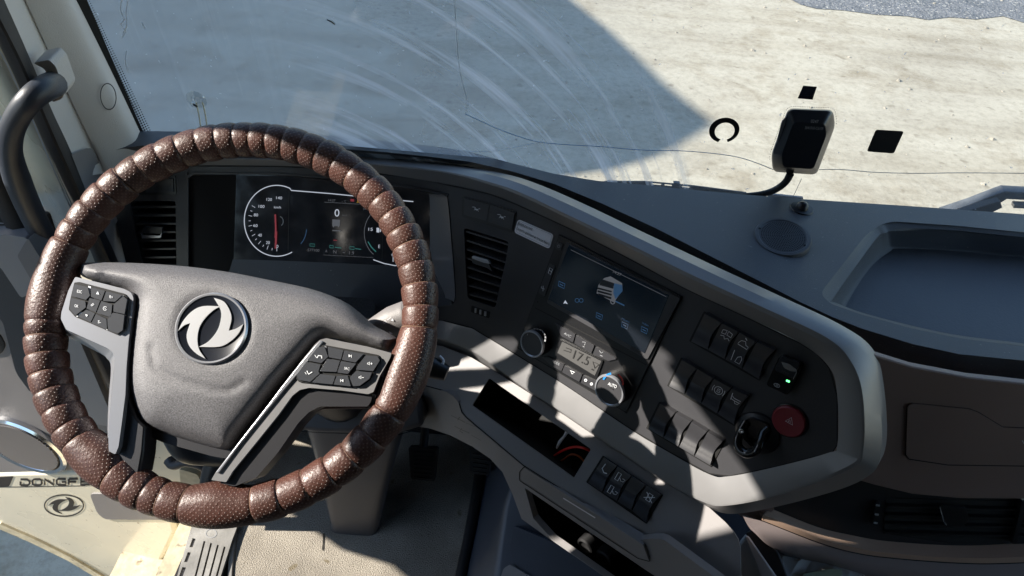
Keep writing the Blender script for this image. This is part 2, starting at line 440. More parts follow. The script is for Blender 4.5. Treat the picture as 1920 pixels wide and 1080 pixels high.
# ================================================================== OUTSIDE
def ground_material():
    m = bpy.data.materials.new('concrete_ground'); m.use_nodes = True; t = m.node_tree; b = t.nodes['Principled BSDF']
    g = t.nodes.new('ShaderNodeNewGeometry')
    def noise(sc, det=6, rough=.6, dist=0, vec=None):
        n = t.nodes.new('ShaderNodeTexNoise'); n.inputs['Scale'].default_value = sc; n.inputs['Detail'].default_value = det
        n.inputs['Roughness'].default_value = rough; n.inputs['Distortion'].default_value = dist
        t.links.new(vec or g.outputs['Position'], n.inputs['Vector']); return n.outputs[0]
    def ramp(src, stops):
        r = t.nodes.new('ShaderNodeValToRGB'); t.links.new(src, r.inputs[0])
        while len(r.color_ramp.elements) < len(stops): r.color_ramp.elements.new(.5)
        for e, (p, c) in zip(r.color_ramp.elements, stops): e.position = p; e.color = (*c, 1)
        return r.outputs[0]
    def mix(fac, a, b_, mode='MIX'):
        x = t.nodes.new('ShaderNodeMixRGB'); x.blend_type = mode
        if isinstance(fac, float): x.inputs[0].default_value = fac
        else: t.links.new(fac, x.inputs[0])
        for i, s in ((1, a), (2, b_)):
            if isinstance(s, tuple): x.inputs[i].default_value = (*s, 1)
            else: t.links.new(s, x.inputs[i])
        return x.outputs[0]
    mp = t.nodes.new('ShaderNodeMapping'); mp.inputs['Scale'].default_value = (.75, 1.25, 1); t.links.new(g.outputs['Position'], mp.inputs[0])
    base = ramp(noise(.8, 7, .6, .15, mp.outputs[0]), [(.30, (.32, .285, .22)), (.46, (.40, .365, .29)), (.62, (.44, .405, .325)), (.8, (.46, .425, .35))])
    st = ramp(noise(1.9, 8, .68, .2), [(.34, (.70, .65, .58)), (.5, (1, 1, 1))])
    c = mix(.75, base, st, 'MULTIPLY')
    fine = ramp(noise(16, 8, .8), [(.36, (.74, .72, .69)), (.52, (1.0, 1.0, 1.0)), (.66, (1.10, 1.10, 1.09))])
    c = mix(.8, c, fine, 'MULTIPLY')
    spots = ramp(noise(7, 2, .5), [(.66, (1, 1, 1)), (.74, (.50, .46, .41))])
    c = mix(.6, c, spots, 'MULTIPLY')
    vo = t.nodes.new('ShaderNodeTexVoronoi'); vo.feature = 'DISTANCE_TO_EDGE'; vo.inputs['Scale'].default_value = .33
    wa_ = t.nodes.new('ShaderNodeVectorMath'); wa_.operation = 'ADD'; nn_ = t.nodes.new('ShaderNodeTexNoise'); nn_.inputs['Scale'].default_value = 1.5; nn_.inputs['Detail'].default_value = 6
    t.links.new(g.outputs['Position'], nn_.inputs['Vector']); t.links.new(g.outputs['Position'], wa_.inputs[0]); t.links.new(nn_.outputs['Color'], wa_.inputs[1]); t.links.new(wa_.outputs[0], vo.inputs['Vector'])
    c = mix(.12, c, ramp(vo.outputs['Distance'], [(.002, (.35, .32, .28)), (.006, (1, 1, 1))]), 'MULTIPLY')
    mt = t.nodes.new('ShaderNodeMapping'); mt.inputs['Rotation'].default_value = (0, 0, radians(24)); mt.inputs['Scale'].default_value = (.12, 2.4, 1); t.links.new(g.outputs['Position'], mt.inputs[0])
    c = mix(.5, c, ramp(noise(1.0, 5, .55, .1, mt.outputs[0]), [(.36, (.70, .66, .60)), (.52, (1, 1, 1))]), 'MULTIPLY')
    t.links.new(c, b.inputs['Base Color']); b.inputs['Roughness'].default_value = .85; b.inputs['Specular IOR Level'].default_value = .25
    bp = t.nodes.new('ShaderNodeBump'); bp.inputs['Distance'].default_value = .01; bp.inputs['Strength'].default_value = .5
    t.links.new(noise(30, 5, .7), bp.inputs['Height']); t.links.new(bp.outputs[0], b.inputs['Normal'])
    return m
GZ = -1.3
o = link('ground', [(-150, -150, GZ), (150, -150, GZ), (150, 150, GZ), (-150, 150, GZ)], [(0, 1, 2, 3)], ground_material(), None, None)
tag(o, 'pale sandy concrete yard in front of the truck', None, kind='structure'); del o['label']
GR = plane((0, 0, 1), (0, 0, GZ))
pts = [(1478, -4), (1500, 8), (1530, 16), (1580, 19), (1640, 27), (1700, 30), (1740, 37), (1780, 32), (1830, 36), (1880, 30), (1925, 44), (2050, 60), (2300, 90), (2300, -90), (1300, -90), (1400, -40)]
mg = mat('dark_wet_gravel', (.14, .14, .145), .7, bump=(25, .03), mottle=(3, .25), grain=(50, .5), speck=(26, .6, (.4, .38, .34)))
o = sheet('gravel_patch', pts, GR, mg, None, off=.006, thick=0, dense=18); tag(o, None, None, kind='structure')

rp = random.Random(11); stones = []
for i in range(700):
    y = 2.2 + 9 * rp.random() ** 1.3; x = rp.uniform(-5, 8); r_ = rp.choice((.006, .008, .01, .012, .016, .022)) * rp.uniform(.7, 1.3); k_ = 6; a0 = rp.random() * 6
    base_ = [Vector((x + r_ * cos(a0 + j * 2 * pi / k_) * rp.uniform(.7, 1.2), y + r_ * sin(a0 + j * 2 * pi / k_) * rp.uniform(.7, 1.2), GZ)) for j in range(k_)]
    top_ = [Vector((x + (p.x - x) * .6, y + (p.y - y) * .6, GZ + r_ * rp.uniform(.4, .8))) for p in base_]
    stones.append((base_ + top_, [tuple(range(k_, 2 * k_))] + [(j, (j + 1) % k_, (j + 1) % k_ + k_, j + k_) for j in range(k_)]))
M['stone'] = mat('small_stones', (.30, .27, .22), .9, mottle=(9, .4))
tag(joined('loose_stones', stones, 'stone', None, None), 'small loose stones scattered over the pale yard', 'stones', kind='stuff')

# unseen hall, added with its outline traced back from the pointed yard shadow
def back(px, py, X=-8.0):
    p = hit(px, py, GR); s = (p.x - X) / SD.x; return (p - SD * s)
ridge = back(1338, 234); lowpts = [back(*q) for q in ((1307, 254), (1240, 292), (1158, 316), (1091, 326))]; hipts = [back(*q) for q in ((1331, 223), (1287, 189), (1249, 158), (1201, 110), (1144, 57), (1072, 0))]
zE = GZ + 4.75
def along(pa, pb, z): t_ = (z - pa.z) / (pb.z - pa.z); return pa + (pb - pa) * t_
e1 = along(lowpts[2], lowpts[3], zE); e2 = along(hipts[4], hipts[5], zE)
prof = [(-7.0, zE), (e1.y, zE)] + [(p.y, p.z) for p in lowpts[::-1]] + [(ridge.y, ridge.z)] + [(p.y, p.z) for p in hipts] + [(e2.y, zE), (e2.y + 8, zE), (e2.y + 8, GZ), (-7.0, GZ)]
rt_ = empty('unseen_hall', (-9, 5, GZ), 'unseen pale hall beside the yard, its gable shaped to cast the pointed shadow', 'building')
v = [Vector((-8.0, y, z)) for y, z in prof] + [Vector((-10.5, y, z)) for y, z in prof]; n = len(prof)
link('wall', v, [tuple(range(n)), tuple(range(n, 2 * n))[::-1]] + [(i, i + n, (i + 1) % n + n, (i + 1) % n) for i in range(n)], 'building', rt_, None)

# ================================================================== CAB SHELL
cab = empty('truck_cab', (0, 0, 0), 'pale grey and cream truck cab interior seen from above the driver seat', 'truck cab')
def cbox(name, b, m, parent=None): v, f = abox(*b); return link(name, v, f, m, parent or cab, None)
cbox('roof', (-1.0, 1.6, -1.3, .80, 1.95, 2.02), 'roof')
cbox('roof_front', (-1.0, 1.6, .80, .98, 1.80, 2.02), 'roof')
cbox('rear_wall', (-1.0, 1.6, -1.36, -1.3, -.2, 2.02), 'roof')
cbox('side_wall', (1.55, 1.6, -1.3, .98, -.2, .62), 'roof')
cbox('side_wall', (1.55, 1.6, -1.3, .98, 1.55, 1.95), 'roof')
cbox('side_wall', (1.55, 1.6, -1.3, -.1, .62, 1.55), 'roof')
cbox('side_wall', (-1.0, -.94, -1.3, -.30, -.2, 1.95), 'roof')
cbox('door_header', (-1.0, -.95, -.30, .60, 1.50, 1.95), 'roof')
ap = [(.84, .66), (.82, 1.05), (.745, 1.23), (.712, 1.40), (.67, 1.46), (.60, 1.497), (.60, 1.95), (.98, 1.95), (1.02, .66)]; n = len(ap)
link('door_pillar', [Vector((-.925, y, z)) for y, z in ap] + [Vector((-.965, y, z)) for y, z in ap], [tuple(range(n)), tuple(range(n, 2 * n))[::-1]] + [(i, i + n, (i + 1) % n + n, (i + 1) % n) for i in range(n)], 'cream', cab, None)
cbox('shade_panel', (-.95, -.93, -.30, .443, 1.26, 1.51), 'roof')  # added panel in the door opening, keeps sun off the lower right dash
cbox('seat_base', (-.62, .02, -.75, -.18, .0, .50), 'carpet')
# front body below the windscreen, out of sight behind the dash
cbox('front_panel', (-.95, 1.6, 1.03, 1.09, -.6, .60), 'seal')
# floor
fl = [(-.66, -1.3), (1.55, -1.3), (1.55, 1.03), (-.66, 1.03)]
link('floor', [(x, y, -.012) for x, y in fl] + [(x, y, -.06) for x, y in fl], [(0, 1, 2, 3), (7, 6, 5, 4), (0, 4, 5, 1), (1, 5, 6, 2), (2, 6, 7, 3), (3, 7, 4, 0)], 'carpet', cab, None)

# ---- windscreen pane with dust film
def glass_material():
    m = bpy.data.materials.new('dusty_glass'); m.use_nodes = True; t = m.node_tree
    for n_ in list(t.nodes): t.nodes.remove(n_)
    N = t.nodes.new; Lk = t.links.new
    out = N('ShaderNodeOutputMaterial'); g = N('ShaderNodeNewGeometry')
    tr = N('ShaderNodeBsdfTransparent'); tr.inputs[0].default_value = (.86, .89, .89, 1)
    gl = N('ShaderNodeBsdfGlossy'); gl.inputs['Roughness'].default_value = .02
    lw = N('ShaderNodeLayerWeight'); lw.inputs[0].default_value = .5
    df = N('ShaderNodeBsdfDiffuse'); df.inputs[0].default_value = (.66, .72, .80, 1)
    tl = N('ShaderNodeBsdfTranslucent'); tl.inputs[0].default_value = (.66, .72, .80, 1)
    dt = N('ShaderNodeMixShader'); dt.inputs[0].default_value = .5; Lk(df.outputs[0], dt.inputs[1]); Lk(tl.outputs[0], dt.inputs[2])
    def math(op, a, b_=None, clamp=False):
        x = N('ShaderNodeMath'); x.operation = op; x.use_clamp = clamp
        for i, s in enumerate((a, b_)):
            if s is None: continue
            if isinstance(s, (int, float)): x.inputs[i].default_value = s
            else: Lk(s, x.inputs[i])
        return x.outputs[0]
    def mr(src, a, b_, c, d):
        x = N('ShaderNodeMapRange'); x.inputs[1].default_value = a; x.inputs[2].default_value = b_; x.inputs[3].default_value = c; x.inputs[4].default_value = d
        Lk(src, x.inputs[0]); return x.outputs[0]
    sp = N('ShaderNodeSeparateXYZ'); Lk(g.outputs['Position'], sp.inputs[0]); x, z = sp.outputs[0], sp.outputs[2]
    pv = hit(560, 500, WS)
    dx = math('SUBTRACT', x, pv.x); dz = math('SUBTRACT', z, pv.z)
    rr = math('SQRT', math('ADD', math('MULTIPLY', dx, dx), math('MULTIPLY', dz, dz)))
    an = math('ARCTAN2', dz, dx)
    cb = N('ShaderNodeCombineXYZ'); Lk(math('MULTIPLY', rr, 34), cb.inputs[0]); Lk(math('MULTIPLY', an, 1.3), cb.inputs[1])
    n1 = N('ShaderNodeTexNoise'); n1.inputs['Scale'].default_value = 1.0; n1.inputs['Detail'].default_value = 3; n1.inputs['Roughness'].default_value = .6; Lk(cb.outputs[0], n1.inputs['Vector'])
    arcs = mr(n1.outputs[0], .52, .72, 0, 1)
    win = math('MULTIPLY', mr(rr, .22, .34, 0, 1), mr(rr, .70, .82, 1, 0))
    win = math('MULTIPLY', win, math('MULTIPLY', mr(an, .15, .45, 0, 1), mr(an, 1.0, 1.5, 1, 0)))
    arcs = math('MULTIPLY', arcs, win)
    n2 = N('ShaderNodeTexNoise'); n2.inputs['Scale'].default_value = 3.2; n2.inputs['Detail'].default_value = 6; Lk(g.outputs['Position'], n2.inputs['Vector'])
    haze = mr(n2.outputs[0], .3, .75, .03, .12)
    left = mr(x, -.62, .35, .34, 0.04)  # dust film made denser at left, also to brighten the shaded yard
    n3 = N('ShaderNodeTexNoise'); n3.inputs['Scale'].default_value = 120; n3.inputs['Detail'].default_value = 2; Lk(g.outputs['Position'], n3.inputs['Vector'])
    spk = mr(n3.outputs[0], .72, .76, 0, .5)
    mpn = N('ShaderNodeMapping'); mpn.inputs['Rotation'].default_value = (0, radians(-28), 0); mpn.inputs['Scale'].default_value = (26, 1, 1.6); Lk(g.outputs['Position'], mpn.inputs[0])
    n4 = N('ShaderNodeTexNoise'); n4.inputs['Scale'].default_value = 1.0; n4.inputs['Detail'].default_value = 4; Lk(mpn.outputs[0], n4.inputs['Vector'])
    run = math('MULTIPLY', mr(n4.outputs[0], .58, .76, 0, .35), mr(x, -.52, -.30, 1, 0))
    f = math('ADD', math('ADD', math('MULTIPLY', arcs, 1.3), haze), math('ADD', math('ADD', left, run), spk), True)
    frs = math('ADD', math('MULTIPLY', math('POWER', lw.outputs['Facing'], 5.0), .9), .035, True)
    a = N('ShaderNodeMixShader'); Lk(f, a.inputs[0]); Lk(tr.outputs[0], a.inputs[1]); Lk(dt.outputs[0], a.inputs[2])
    b = N('ShaderNodeMixShader'); Lk(frs, b.inputs[0]); Lk(a.outputs[0], b.inputs[1]); Lk(gl.outputs[0], b.inputs[2])
    Lk(b.outputs[0], out.inputs[0]); return m
MG = glass_material()
ws_pts = []
def wsp(x, z): return Vector((x, 1.0 - (z - .84) * .15, z))
ws = link('windscreen', [wsp(-.66, .74), wsp(1.45, .74), wsp(1.45, 1.85), wsp(-.66, 1.85)], [(0, 1, 2, 3)], MG, cab, None)
# dotted black border along the pillar
parts = []
for i in range(62):
    for j in range(4):
        t_ = (i + .5 * (j % 2)) / 58
        x0, y0 = 152 + (267 - 152) * t_ - 3, 246 * t_; px = x0 + j * 5.0 + 3; py = y0
        rad = (2.3 - .33 * j) * (.8 + .25 * t_)
        parts.append(([hit(px + rad * cos(k * pi / 3), py + rad * sin(k * pi / 3), WS, .0015) for k in range(6)], [tuple(range(6))]))
for i in range(40):
    for j in range(4):
        px = 152 - (i + .5 * (j % 2)) * 2.0 - 3 + j * 5 + 3; py = -(i + .5 * (j % 2)) * 4.25; rad = 1.8 - .3 * j
        parts.append(([hit(px + rad * cos(k * pi / 3), py + rad * sin(k * pi / 3), WS, .0015) for k in range(6)], [tuple(range(6))]))
joined('frit_dots', parts, 'frit', ws, None)
sheet('frit_band', [(128, -40), (146, -40), (268, 246), (262, 262), (236, 262)], WS, 'frit', ws, off=.002, thick=0)
# printed marks on the glass
ring = arc(1358, 244, 28.5, 23.5, -72, 252, 40); ring2 = arc(1359, 246, 18.5, 16, 252, -72, 40)
ring_o = [(x + (244 - y) * .12, y) for x, y in ring]; ring_i = [(x + (244 - y) * .12, y) for x, y in ring2]
sheet('printed_ring', ring_o + ring_i, WS, 'frit', ws, off=.0012, thick=0)
sheet('printed_square', [(1506, 160.5), (1532, 162.5), (1523.5, 187), (1495.5, 184.5)], WS, 'logoblack', ws, off=.0012, thick=0)
sheet('printed_square', [(1642, 243), (1695, 246), (1676, 288), (1625, 284)], WS, 'frit', ws, off=.0012, thick=0, r=5)
# the cracks of the glass
def crack(pts, r_=.0007, m='cable'):
    return tube('crack', [hit(x, y, WS, .0015) for x, y in pts], r_, m, ws, seg=5, sub=5)
M['crackw'] = mat('crack_white', (.7, .78, .85), .3)
M['crackd'] = mat('crack_line', (.20, .26, .33), .4)
M['crackb'] = mat('crack_blue', (.18, .38, .68), .4)
crack([(852, 0), (856, 60), (860, 112), (866, 150), (874, 180), (876, 197), (873, 214)], .0005, 'crackw')
crack([(873, 214), (895, 224), (930, 240), (970, 255), (1010, 266), (1060, 271), (1130, 275), (1200, 281), (1280, 283), (1340, 288), (1385, 295), (1420, 306), (1450, 318)], .0006, 'crackb')
crack([(1015, 266), (985, 272), (950, 279), (915, 284), (870, 283), (830, 278)], .0004, 'crackw')
crack([(1536, 318), (1580, 318), (1640, 323), (1720, 325), (1800, 324), (1925, 325)], .0006, 'crackd')
crack([(1503, 335), (1496, 350), (1486, 371)], .0004, 'crackd')
for q in ([(228, 0), (226, 20), (234, 36), (226, 46), (236, 58), (229, 70)], [(240, 0), (236, 24), (238, 48), (230, 62)], [(237, 96), (235, 116), (241, 135)], [(266, 42), (272, 54)],
          [(620, 38), (628, 44)]):
    tube('scratch', [hit(x, y, WS, .0012) for x, y in q], .0006, 'crackw', ws, seg=4, sub=2)
tube('scratch', [hit(x, y, WS, .0012) for x, y in [(613, 37), (621, 41), (628, 46)]], .0010, 'ink', ws, seg=4, sub=2)

# ---- A pillar
pc1 = [(146, -60), (146, 0), (200, 110), (240, 190), (266, 248), (284, 290)]
pil_in = [hit(x - 6, y, WS, .012) for x, y in [(118, -60), (149, 0), (200, 103), (237, 180), (268, 246), (290, 292)]]
pil_a = [hit(x, y, WS, .05) for x, y in [(96, -60), (122, 0), (172, 106), (212, 190), (243, 258), (262, 300)]]
pil_b = [hit(x, y, WS, .09) for x, y in [(26, -60), (55, 0), (105, 110), (147, 200), (182, 272), (205, 320)]]
pil_b2 = [hit(x, y, WS, .094) for x, y in [(16, -60), (43, 0), (94, 112), (136, 204), (170, 278), (192, 325)]]
pil_c = [hit(x, y, WS, .14) for x, y in [(-18, -60), (8, 0), (60, 120), (98, 210), (131, 284), (152, 332)]]
loft('pillar_trim', [pil_in, pil_a, pil_b, pil_b2, pil_c], 'pillar', cab, n=6, k=4)
cc = arc(203, 181, 14.5, 24.5, 0, 359, 40, -6)
h_p = plane((pil_a[3] - pil_b[3]).cross(pil_a[1] - pil_b[3]), pil_b[3])
if normal(h_p, CP).dot(CP - pil_b[3]) < 0: h_p = plane(-h_p.plane[0], pil_b[3])
strokes('cover_cap', [(cc[:-1], 1.8, True)], h_p, 'tile_dark', cab, off=.0055)
# lower trims below the pillar, beside the dash
lt1 = [hit(x, y, WS, .09) for x, y in [(190, 316), (205, 370), (226, 430), (246, 500), (268, 560), (300, 660)]]
lt2 = [hit(x, y, WS, .10) for x, y in [(172, 278), (184, 330), (206, 400), (232, 490), (250, 550), (280, 650)]]
lt3 = [hit(x, y, WS, .15) for x, y in [(134, 290), (152, 335), (176, 396), (214, 490), (236, 550), (268, 650)]]
loft('pillar_foot', [lt1, lt2, lt3], 'shelf', cab, n=5, k=3)
# rubber seal
s1 = [hit(x, y, WS, .135) for x, y in [(-20, -60), (10, 0), (62, 120), (100, 210), (134, 284), (176, 384), (226, 500), (262, 580), (320, 700)]]
s2 = [hit(x, y, WS, .185) for x, y in [(-50, -60), (-18, 0), (38, 110), (78, 200), (112, 278), (160, 384), (210, 500), (246, 590), (300, 720)]]
s3 = [hit(x, y, WS, .175) for x, y in [(-75, -60), (-44, 0), (14, 108), (56, 200), (91, 280), (143, 395), (196, 520), (230, 600), (280, 720)]]
s4 = [hit(x, y, WS, .13) for x, y in [(-78, -60), (-47, 0), (11, 109), (53, 201), (88, 281), (139, 397), (190, 520), (224, 600), (276, 722)]]
loft('door_seal', [s1, s2, s3, s4], 'seal', cab, n=5, k=4)
strokes('seal_lip', [([(-44, 15), (14, 122), (54, 208), (86, 284), (138, 402)], 2.2)], plane(WS.plane[0], WS.plane[1]), 'satin', cab, off=.172)
# painted body flange outside the seal
f1 = [hit(x, y, WS, .13) for x, y in [(-75, -60), (-44, 0), (14, 112), (56, 204), (91, 284), (143, 399), (196, 520), (224, 600), (276, 722)]]
f2 = [hit(x, y, WS, .10) for x, y in [(-110, -60), (-80, 0), (-20, 120), (20, 204), (58, 284), (112, 399), (180, 550), (204, 620), (256, 742)]]
f3 = [hit(x, y, WS, .03) for x, y in [(-130, -60), (-100, 0), (-44, 120), (-5, 204), (32, 284), (92, 410), (150, 560), (186, 640), (230, 742)]]
loft('body_flange', [f1, f2, f3], 'cream', cab, n=5, k=3)
# front wall of the step well and the steps (cream paint)
WELL = plane((.06, -.99, .04), (-.75, .728, 0))
sheet('hinge_wall', [(205, 640), (300, 700), (420, 740), (416, 770), (416, 960), (416, 990), (300, 960), (262, 860)], WELL, 'cream', cab, off=0, thick=.02)
# step well: cream floor-side wall and treads
cbox('sill_wall', (-.70, -.655, -.9, 1.02, -.62, -.015), 'creamd')
cbox('step', (-.98, -.70, -.35, 1.0, -.42, -.36), 'creamd')
cbox('step', (-1.05, -.70, -.35, .95, -.82, -.78), 'creamd')
# sill plate with slots
SP = plane((0, 0, 1), (0, 0, .012))
slots = []
for i in range(4):
    x0, x1 = 383 + i * 12.6, 383 + i * 12.6
    a = (x0 + .5, 1014 + i * 3.5); b = (x0 - 24 + i * .5, 1110)
    slots.append([(a[0] - 1.6, a[1]), (a[0] + 1.6, a[1] + 1), (b[0] + 2, b[1]), (b[0] - 2, b[1])])
sl_ = [[(361, 1009), (367, 1010), (361, 1026), (355, 1026)], [(352, 1035), (358, 1036), (351, 1054), (345, 1054)], [(342, 1063), (349, 1064), (342, 1082), (335, 1082)]]
plate = sheet('sill_plate', [(367, 960), (452, 968), (436, 1010), (398, 1130), (318, 1130), (352, 1010)], SP, 'sill', cab, thick=.010, holes=slots + sl_, bev=0)
strokes('plate_emblem', [(arc(396, 1000, 10, 8, 0, 350, 20), 1, True)], SP, 'greyprint', plate, off=.0008)

# ---- dark engine-tunnel side right of the pedals
TS = plane((-.94, -.05, .33), hit(900, 1000, FLOOR))
EB = plane((-.25, -.55, .8), hit(990, 1040, FLOOR) + Vector((0, 0, .16)))
EBx = hit(990, 1040, EB)
r1 = [hit(x, y, FLOOR, .002) for x, y in [(860, 1120), (868, 1080), (890, 990), (912, 880), (930, 800)]]
r2 = [hit(x, y, EB, .0) for x, y in [(936, 1120), (942, 1050), (950, 985), (960, 930), (985, 870)]]
r2b = [hit(x, y, EB, .0) + Vector((-.012, 0, -.012)) for x, y in [(930, 1120), (937, 1050), (945, 985), (955, 930), (980, 870)]]
loft('engine_cover', [r1, r2b, r2, [p + Vector((.55, .05, .02)) for p in r2]], 'blue', cab, n=5, across_linear=True)
sheet('cover_step', [(962, 985), (1010, 1005), (1250, 1110), (1000, 1110), (955, 1035)], EB, 'blue', cab, off=.012, thick=.02, r=8, bev=.003)
sheet('floor_patch_trim', [(944, 1066), (956, 1058), (1000, 1085), (1010, 1110), (930, 1110)], EB, 'lower', cab, off=.02, thick=.012, r=4)

# ================================================================== DOOR
door = empty('cab_door', (-.93, 1.0, -.35), 'open driver door with grey card, round speaker and cream lower panel', 'truck door')
DC = DP
sheet('door_card', [(-560, 640), (-300, 470), (-40, 432), (52, 430), (78, 500), (120, 560), (165, 640), (215, 740), (250, 800), (262, 850), (190, 882), (0, 887), (-300, 900), (-600, 930)], DC, 'doorgrey', door, thick=.05, bev=.006)
sheet('door_recess', [(-60, 478), (-6, 462), (34, 486), (60, 520), (92, 575), (118, 640), (110, 700), (60, 740), (30, 700), (4, 600), (-60, 560)], DC, 'doordark', door, off=.006, thick=.006, r=12, bev=.002)
sheet('armrest', [(-80, 444), (10, 440), (50, 446), (62, 470), (42, 480), (70, 540), (40, 560), (0, 500), (-80, 492)], DC, 'lower', door, off=.035, thick=.035, r=8, bev=.006)
sheet('armrest_grip', [(32, 480), (52, 446), (98, 520), (88, 560), (70, 545)], DC, 'doorgrey', door, off=.045, thick=.04, r=5, bev=.004)
sheet('lower_card', [(120, 600), (150, 640), (205, 770), (205, 800), (150, 790), (110, 700)], DC, 'lower', door, off=.012, thick=.012, r=8, bev=.004)
sheet('handle_pocket', [(-40, 610), (0, 628), (10, 648), (2, 664), (-40, 668)], DC, 'deep', door, off=.002, thick=.004, r=6)
sheet('lower_panel', [(-700, 960), (-300, 900), (0, 888), (190, 884), (300, 870), (330, 1000), (300, 1060), (240, 1125), (190, 1082), (130, 1046), (60, 1011), (0, 985), (-300, 1000), (-700, 1100)], DC, 'cream', door, off=.004, thick=.06, bev=.01)
sheet('pocket_reflection', [(168, 926), (290, 926), (310, 975), (196, 974), (182, 962)], DC, 'doorgrey', door, off=.007, thick=.003, r=8)  # grey pocket reflection, laid on the cream panel as a flat plate
strokes('panel_groove', [([(-60, 914), (40, 913), (160, 911)], 1.2)], DC, 'browndark', door, off=.0046)
# speaker
spc = hit(48, 832, DC); spn = DP.plane[0]
sp_ = turned('speaker_ring', spc, spn, [(.098, 0), (.099, .010), (.094, .014), (.086, .012), (.082, .006)], 'chrome', door, 48)
turned('speaker_grille', spc, spn, [(.083, .004), (.083, .008), (.0, .010)], 'seal', door, 40)
rib = []
su = Vector((0, 0, 1)); sv = spn.cross(su)
for i in range(-22, 23):
    x = i * .0036; hh = sqrt(max(0, .081 ** 2 - x * x))
    if hh < .01: continue
    c0 = spc + sv * x + spn * .0105
    rib.append(box_pts([c0 + sv * a + su * b + spn * c for a, b, c in ((-.0012, hh, .003), (.0012, hh, .003), (.0012, -hh, .003), (-.0012, -hh, .003), (-.0012, hh, -.003), (.0012, hh, -.003), (.0012, -hh, -.003), (-.0012, -hh, -.003))]))
joined('grille_ribs', rib, 'doorgrey', door, None)
# lettering: wide squared capitals
def block_letters(word, x0, y0, wd, ht, gap, slant, h, m, parent, off, sw=3.9):
    G_ = {'D': [[(0, 0), (.72, 0), (1, .35), (1, .75), (.8, 1), (0, 1)]], 'O': [[(.2, 0), (.8, 0), (1, .2), (1, .8), (.8, 1), (.2, 1), (0, .8), (0, .2), (.2, 0)]],
          'N': [[(0, 1), (0, 0), (1, 1), (1, 0)]], 'G': [[(1, .02), (.2, 0), (0, .2), (0, .8), (.2, 1), (1, 1), (1, .52), (.55, .52)]],
          'F': [[(1, 0), (.1, 0), (0, .15), (0, 1)], [(0, .5), (.8, .5)]], 'E': [[(1, 0), (0, 0), (0, 1), (1, 1)], [(0, .5), (.85, .5)]]}
    lines = []
    for i, ch in enumerate(word):
        for ln in G_[ch]:
            lines.append(([(x0 + i * (wd + gap) + p[0] * wd, y0 + p[1] * ht + slant * (i * (wd + gap) + p[0] * wd)) for p in ln], sw))
        if ch == 'D': lines.append(([(x0 + i * (wd + gap), y0 + ht * .35), (x0 + i * (wd + gap), y0 + ht)], sw))
    return strokes('lettering', lines, h, m, parent, off)
block_letters('DONGFENG', 38.5, 899, 17, 11, 5.6, -.012, DC, 'browndark', door, .0050)
sheet('slanted_mark', [(-6, 895), (25, 893), (17, 912), (-12, 913)], DC, 'browndark', door, off=.0048, thick=.0006, r=3)
LOGO_A = [(1015, 595), (1040, 520), (1090, 450), (1160, 410), (1285, 400), (1240, 430), (1190, 490), (1160, 560), (1160, 640), (1185, 710), (1240, 770), (1170, 740), (1110, 690), (1080, 620), (1090, 535), (1050, 555)]
LOGO_B = [(1225, 345), (1300, 365), (1350, 420), (1375, 480), (1370, 565), (1420, 545), (1465, 510), (1440, 580), (1390, 640), (1320, 680), (1180, 693), (1240, 650), (1285, 580), (1300, 510), (1290, 430)]
def smoothlogo(L, sharp):
    out = []; n = len(L); idx = [L.index(s) for s in sharp]; idx.sort()
    for a, b in zip(idx, idx[1:] + [idx[0] + n]):
        seg = [L[i % n] for i in range(a, b + 1)]; out += [tuple(p) for p in cr(seg, 4)][:-1]
    return out
LA = smoothlogo(LOGO_A, [(1015, 595), (1285, 400), (1240, 770), (1090, 535)])
LB = smoothlogo(LOGO_B, [(1225, 345), (1370, 565), (1465, 510), (1180, 693)])
def logo_at(L, cx, cy, rx, ry, rot=0): 
    r_ = radians(rot)
    return [(cx + ((x - 1240) / 238 * cos(r_) - (y - 557) / 226 * sin(r_)) * rx, cy + ((x - 1240) / 238 * sin(r_) + (y - 557) / 226 * cos(r_)) * ry) for x, y in L]
strokes('emblem_ring', [(arc(120, 948, 36.5, 20, 0, 357, 50), 2.4, True)], DC, 'browndark', door, off=.0048)
sheet('emblem_mark', logo_at(LA, 120, 948, 31, 17, 8), DC, 'browndark', door, off=.0050, thick=.0008)
sheet('emblem_mark', logo_at(LB, 120, 948, 31, 17, 8), DC, 'browndark', door, off=.0050, thick=.0008)
sheet('edge_strip', [(-300, 998), (0, 983), (60, 1009), (130, 1044), (190, 1080), (240, 1123), (236, 1128), (186, 1087), (126, 1051), (56, 1017), (-4, 991), (-300, 1008)], DC, 'creamd', door, off=.010, thick=.07)
